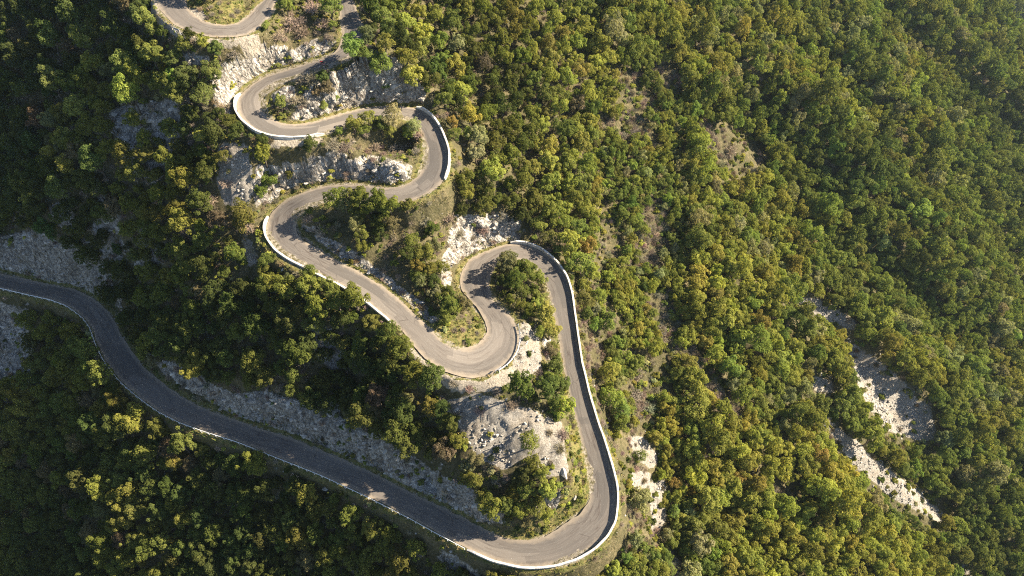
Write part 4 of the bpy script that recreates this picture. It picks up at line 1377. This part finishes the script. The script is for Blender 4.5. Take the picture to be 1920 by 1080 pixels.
# ------------------------------------------------------------------ cyclist on the top road
def road_point(u, v):
    """a point on the road surface seen at photo pixel (u, v) and the direction of travel there"""
    k = np.hypot((EA[:, 0] + EB[:, 0]) / 2 - u, (EA[:, 1] + EB[:, 1]) / 2 - v).argmin()
    r = ray(u, v); p = r * (RC[k, 2] / r[2])
    d = RC[k + 3] - RC[k - 3]; d /= np.linalg.norm(d)
    return p + np.array([0, 0, CAMZ + 0.07]), d


def skin(name, pts, edges, radii, mat, parent=None, sub=2, root=0):
    me = bpy.data.meshes.new(name)
    me.from_pydata([tuple(p) for p in pts], edges, [])
    me.materials.append(mat)
    o = link(bpy.data.objects.new(name, me), parent)
    md = o.modifiers.new("skin", 'SKIN')
    for k, r in enumerate(radii):
        me.skin_vertices[0].data[k].radius = (r, r) if not isinstance(r, tuple) else r
        me.skin_vertices[0].data[k].use_root = (k == root)
    md.use_smooth_shade = True
    ss = o.modifiers.new("sub", 'SUBSURF'); ss.levels = sub; ss.render_levels = sub
    return o


bp, bd = road_point(606, 124)
head = math.atan2(-bd[1], -bd[0])          # riding downhill
RUBBER = simple("tyre_rubber", (0.025, 0.025, 0.025)); FRAME = simple("frame_paint", (0.55, 0.06, 0.05), 0.4)
SKIN = simple("skin", (0.50, 0.32, 0.23), 0.6); JERSEY = simple("red_jersey", (0.62, 0.05, 0.05)); SHORTS = simple("black_lycra", (0.03, 0.03, 0.035)); WHITE = simple("helmet_white", (0.82, 0.80, 0.76), 0.4)
bike = link(bpy.data.objects.new("bicycle", None)); bike.location = bp; bike.rotation_euler = (0, math.asin(-bd[2]) * -1, head)
tag(bike, "slim red framed road bicycle ridden along the top road", "bicycle")


def torus(mb, c, R_, r, n=28, m=6):
    a = np.arange(n) / n * 2 * np.pi
    th = np.arange(m) / m * 2 * np.pi
    v = np.stack([c[0] + (R_ + r * np.cos(th))[None] * np.cos(a)[:, None], np.broadcast_to(r * np.sin(th)[None] + c[1], (n, m)), c[2] + (R_ + r * np.cos(th))[None] * np.sin(a)[:, None]], -1).reshape(-1, 3)
    mb.add(v, [(i * m + k, ((i + 1) % n) * m + k, ((i + 1) % n) * m + (k + 1) % m, i * m + (k + 1) % m) for i in range(n) for k in range(m)])


for wx in (-0.5, 0.5):
    w_ = MB(); torus(w_, (0, 0, 0), 0.325, 0.016)
    wo = w_.build("wheel", RUBBER, bike, True); wo.location = (wx, 0, 0.34)
    sp_ = MB(); torus(sp_, (0, 0, 0), 0.30, 0.010)
    for k in range(10):
        an = k * math.pi / 5
        sp_.tube([(0, 0, 0), (0.30 * math.cos(an), 0, 0.30 * math.sin(an))], 0.003, 4)
    sp_.build("rim", M["steel"], wo)
fr_ = MB()
BB, ST, HT, RAX, FAX = (-0.08, 0, 0.28), (-0.24, 0, 0.80), (0.36, 0, 0.82), (-0.5, 0, 0.34), (0.5, 0, 0.34)
for a, b in ((BB, ST), (BB, HT), (ST, HT), (BB, RAX), (ST, RAX), (HT, FAX), (HT, (0.34, 0, 0.92))):
    fr_.tube([a, b], 0.019, 7)
fr_.build("frame", FRAME, bike, True)
hb_ = MB(); hb_.tube([(0.50, -0.20, 0.80), (0.52, -0.21, 0.92), (0.40, -0.20, 0.94), (0.38, 0, 0.94), (0.40, 0.20, 0.94), (0.52, 0.21, 0.92), (0.50, 0.20, 0.80)], 0.014, 6)
hb_.build("handlebar", M["dark"], bike, True)
sd_ = MB(); sd_.box((-0.27, 0, 0.915), (0.26, 0.11, 0.045)); sd_.tube([(-0.24, 0, 0.78), (-0.26, 0, 0.90)], 0.014, 6)
sd_.build("saddle", M["dark"], bike)
pd_ = MB(); pd_.tube([(-0.08, -0.09, 0.28), (0.05, -0.10, 0.17)], 0.012, 6); pd_.tube([(-0.08, 0.09, 0.28), (-0.21, 0.10, 0.39)], 0.012, 6); pd_.tube([(-0.08, -0.1, 0.28), (-0.08, 0.1, 0.28)], 0.03, 8)
pd_.box((0.05, -0.15, 0.16), (0.09, 0.08, 0.02)); pd_.box((-0.21, 0.15, 0.40), (0.09, 0.08, 0.02))
pd_.build("crank", M["dark"], bike)

rider = [(-0.25, 0, 0.99), (-0.12, 0, 1.16), (0.04, 0, 1.34), (0.15, 0, 1.44), (0.22, 0, 1.52), (0.29, 0, 1.60), (0.31, 0, 1.70),       # pelvis, back, neck, head
         (-0.22, -0.10, 0.96), (0.13, -0.12, 0.66), (0.00, -0.13, 0.24), (0.10, -0.14, 0.19),
         (-0.22, 0.10, 0.96), (0.10, 0.13, 0.86), (-0.24, 0.13, 0.48), (-0.14, 0.14, 0.43),
         (0.12, -0.19, 1.40), (0.24, -0.25, 1.16), (0.40, -0.205, 0.99), (0.12, 0.19, 1.40), (0.24, 0.25, 1.16), (0.40, 0.205, 0.99)]
redges = [(0, 1), (1, 2), (2, 3), (3, 4), (4, 5), (5, 6), (0, 7), (7, 8), (8, 9), (9, 10), (0, 11), (11, 12), (12, 13), (13, 14), (3, 15), (15, 16), (16, 17), (3, 18), (18, 19), (19, 20)]
rr_ = [0.15, 0.135, 0.15, 0.13, 0.06, 0.095, 0.09, 0.10, 0.062, 0.04, 0.035, 0.10, 0.062, 0.04, 0.035, 0.062, 0.044, 0.032, 0.062, 0.044, 0.032]
person = skin("person", rider, redges, rr_, SKIN)
person.location = bp; person.rotation_euler = bike.rotation_euler
tag(person, "cyclist in red jersey and white helmet leaning over the handlebar on the top road", "person")
sk_ = lambda nm, ids_, ed, gr, mat: skin(nm, [rider[i] for i in ids_], ed, [rr_[i] + gr for i in ids_], mat, person)
sk_("jersey", [0, 1, 2, 3, 15, 16, 18, 19], [(0, 1), (1, 2), (2, 3), (3, 4), (4, 5), (3, 6), (6, 7)], 0.014, JERSEY)
sk_("shorts", [0, 7, 8, 11, 12], [(0, 1), (1, 2), (0, 3), (3, 4)], 0.010, SHORTS)
skin("shoe", [(-0.04, -0.135, 0.21), (0.05, -0.14, 0.19), (0.15, -0.14, 0.18)], [(0, 1), (1, 2)], [0.045, 0.048, 0.035], WHITE, person)
skin("shoe", [(-0.28, 0.135, 0.45), (-0.19, 0.14, 0.43), (-0.09, 0.14, 0.42)], [(0, 1), (1, 2)], [0.045, 0.048, 0.035], WHITE, person)
skin("helmet", [(0.20, 0, 1.70), (0.30, 0, 1.735), (0.40, 0, 1.70)], [(0, 1), (1, 2)], [(0.085, 0.10), (0.115, 0.10), (0.075, 0.07)], WHITE, person)
for s_ in (-1, 1):
    for f_ in range(5):
        y0 = s_ * (0.205 + (f_ - 2) * 0.017)
        tip_ = [(0.40, y0, 0.985), (0.45, y0 * 1.0, 0.968), (0.468, y0, 0.94), (0.455, y0, 0.918)] if f_ else [(0.40, y0, 0.98), (0.425, s_ * 0.165, 0.96), (0.44, s_ * 0.168, 0.93), (0.435, s_ * 0.175, 0.91)]
        skin("finger", tip_, [(0, 1), (1, 2), (2, 3)], [0.011, 0.010, 0.009, 0.007], SKIN, person, 1)


# ------------------------------------------------------------------ road signs on the outer verges
SIGNBACK = simple("sign_back_grey", (0.28, 0.28, 0.30), 0.5)


def sign(u, v, ang, label, w_=1.5, h_=0.5, lean=0.0):
    p, d = hit(np.array([float(u)]), np.array([float(v)]))
    o = link(bpy.data.objects.new("road_sign", None))
    o.location = (p[0, 0], p[0, 1], float(height(p[0, 0], p[0, 1])) + CAMZ)
    o.rotation_euler = (lean, 0, math.radians(ang))
    tag(o, label, "road sign", "road signs on the outer verges")
    b = MB()
    b.box((0, 0, 1.35), (w_, 0.03, h_))
    bo = b.build("panel", SIGNBACK, o)
    c_ = MB()
    for k in (-1, 1):
        c_.box((0, 0.025, 1.35 + k * h_ * 0.28), (w_ * 0.96, 0.018, 0.05))
    c_.build("bracket", M["steel"], bo)
    for sx_ in (-0.45, 0.45):
        q_ = MB(); q_.tube([(sx_ * w_, 0.06, -0.4), (sx_ * w_, 0.06, 1.35 + h_ * 0.5)], 0.035, 8)
        q_.build("post", M["steel"], o)
    return o


sign(934, 699, 38, "grey backed road sign on the white gravel of the central bend")
sign(336, 67, -28, "dark road sign panel on the gravel verge of the topmost bend", 1.6, 0.5)
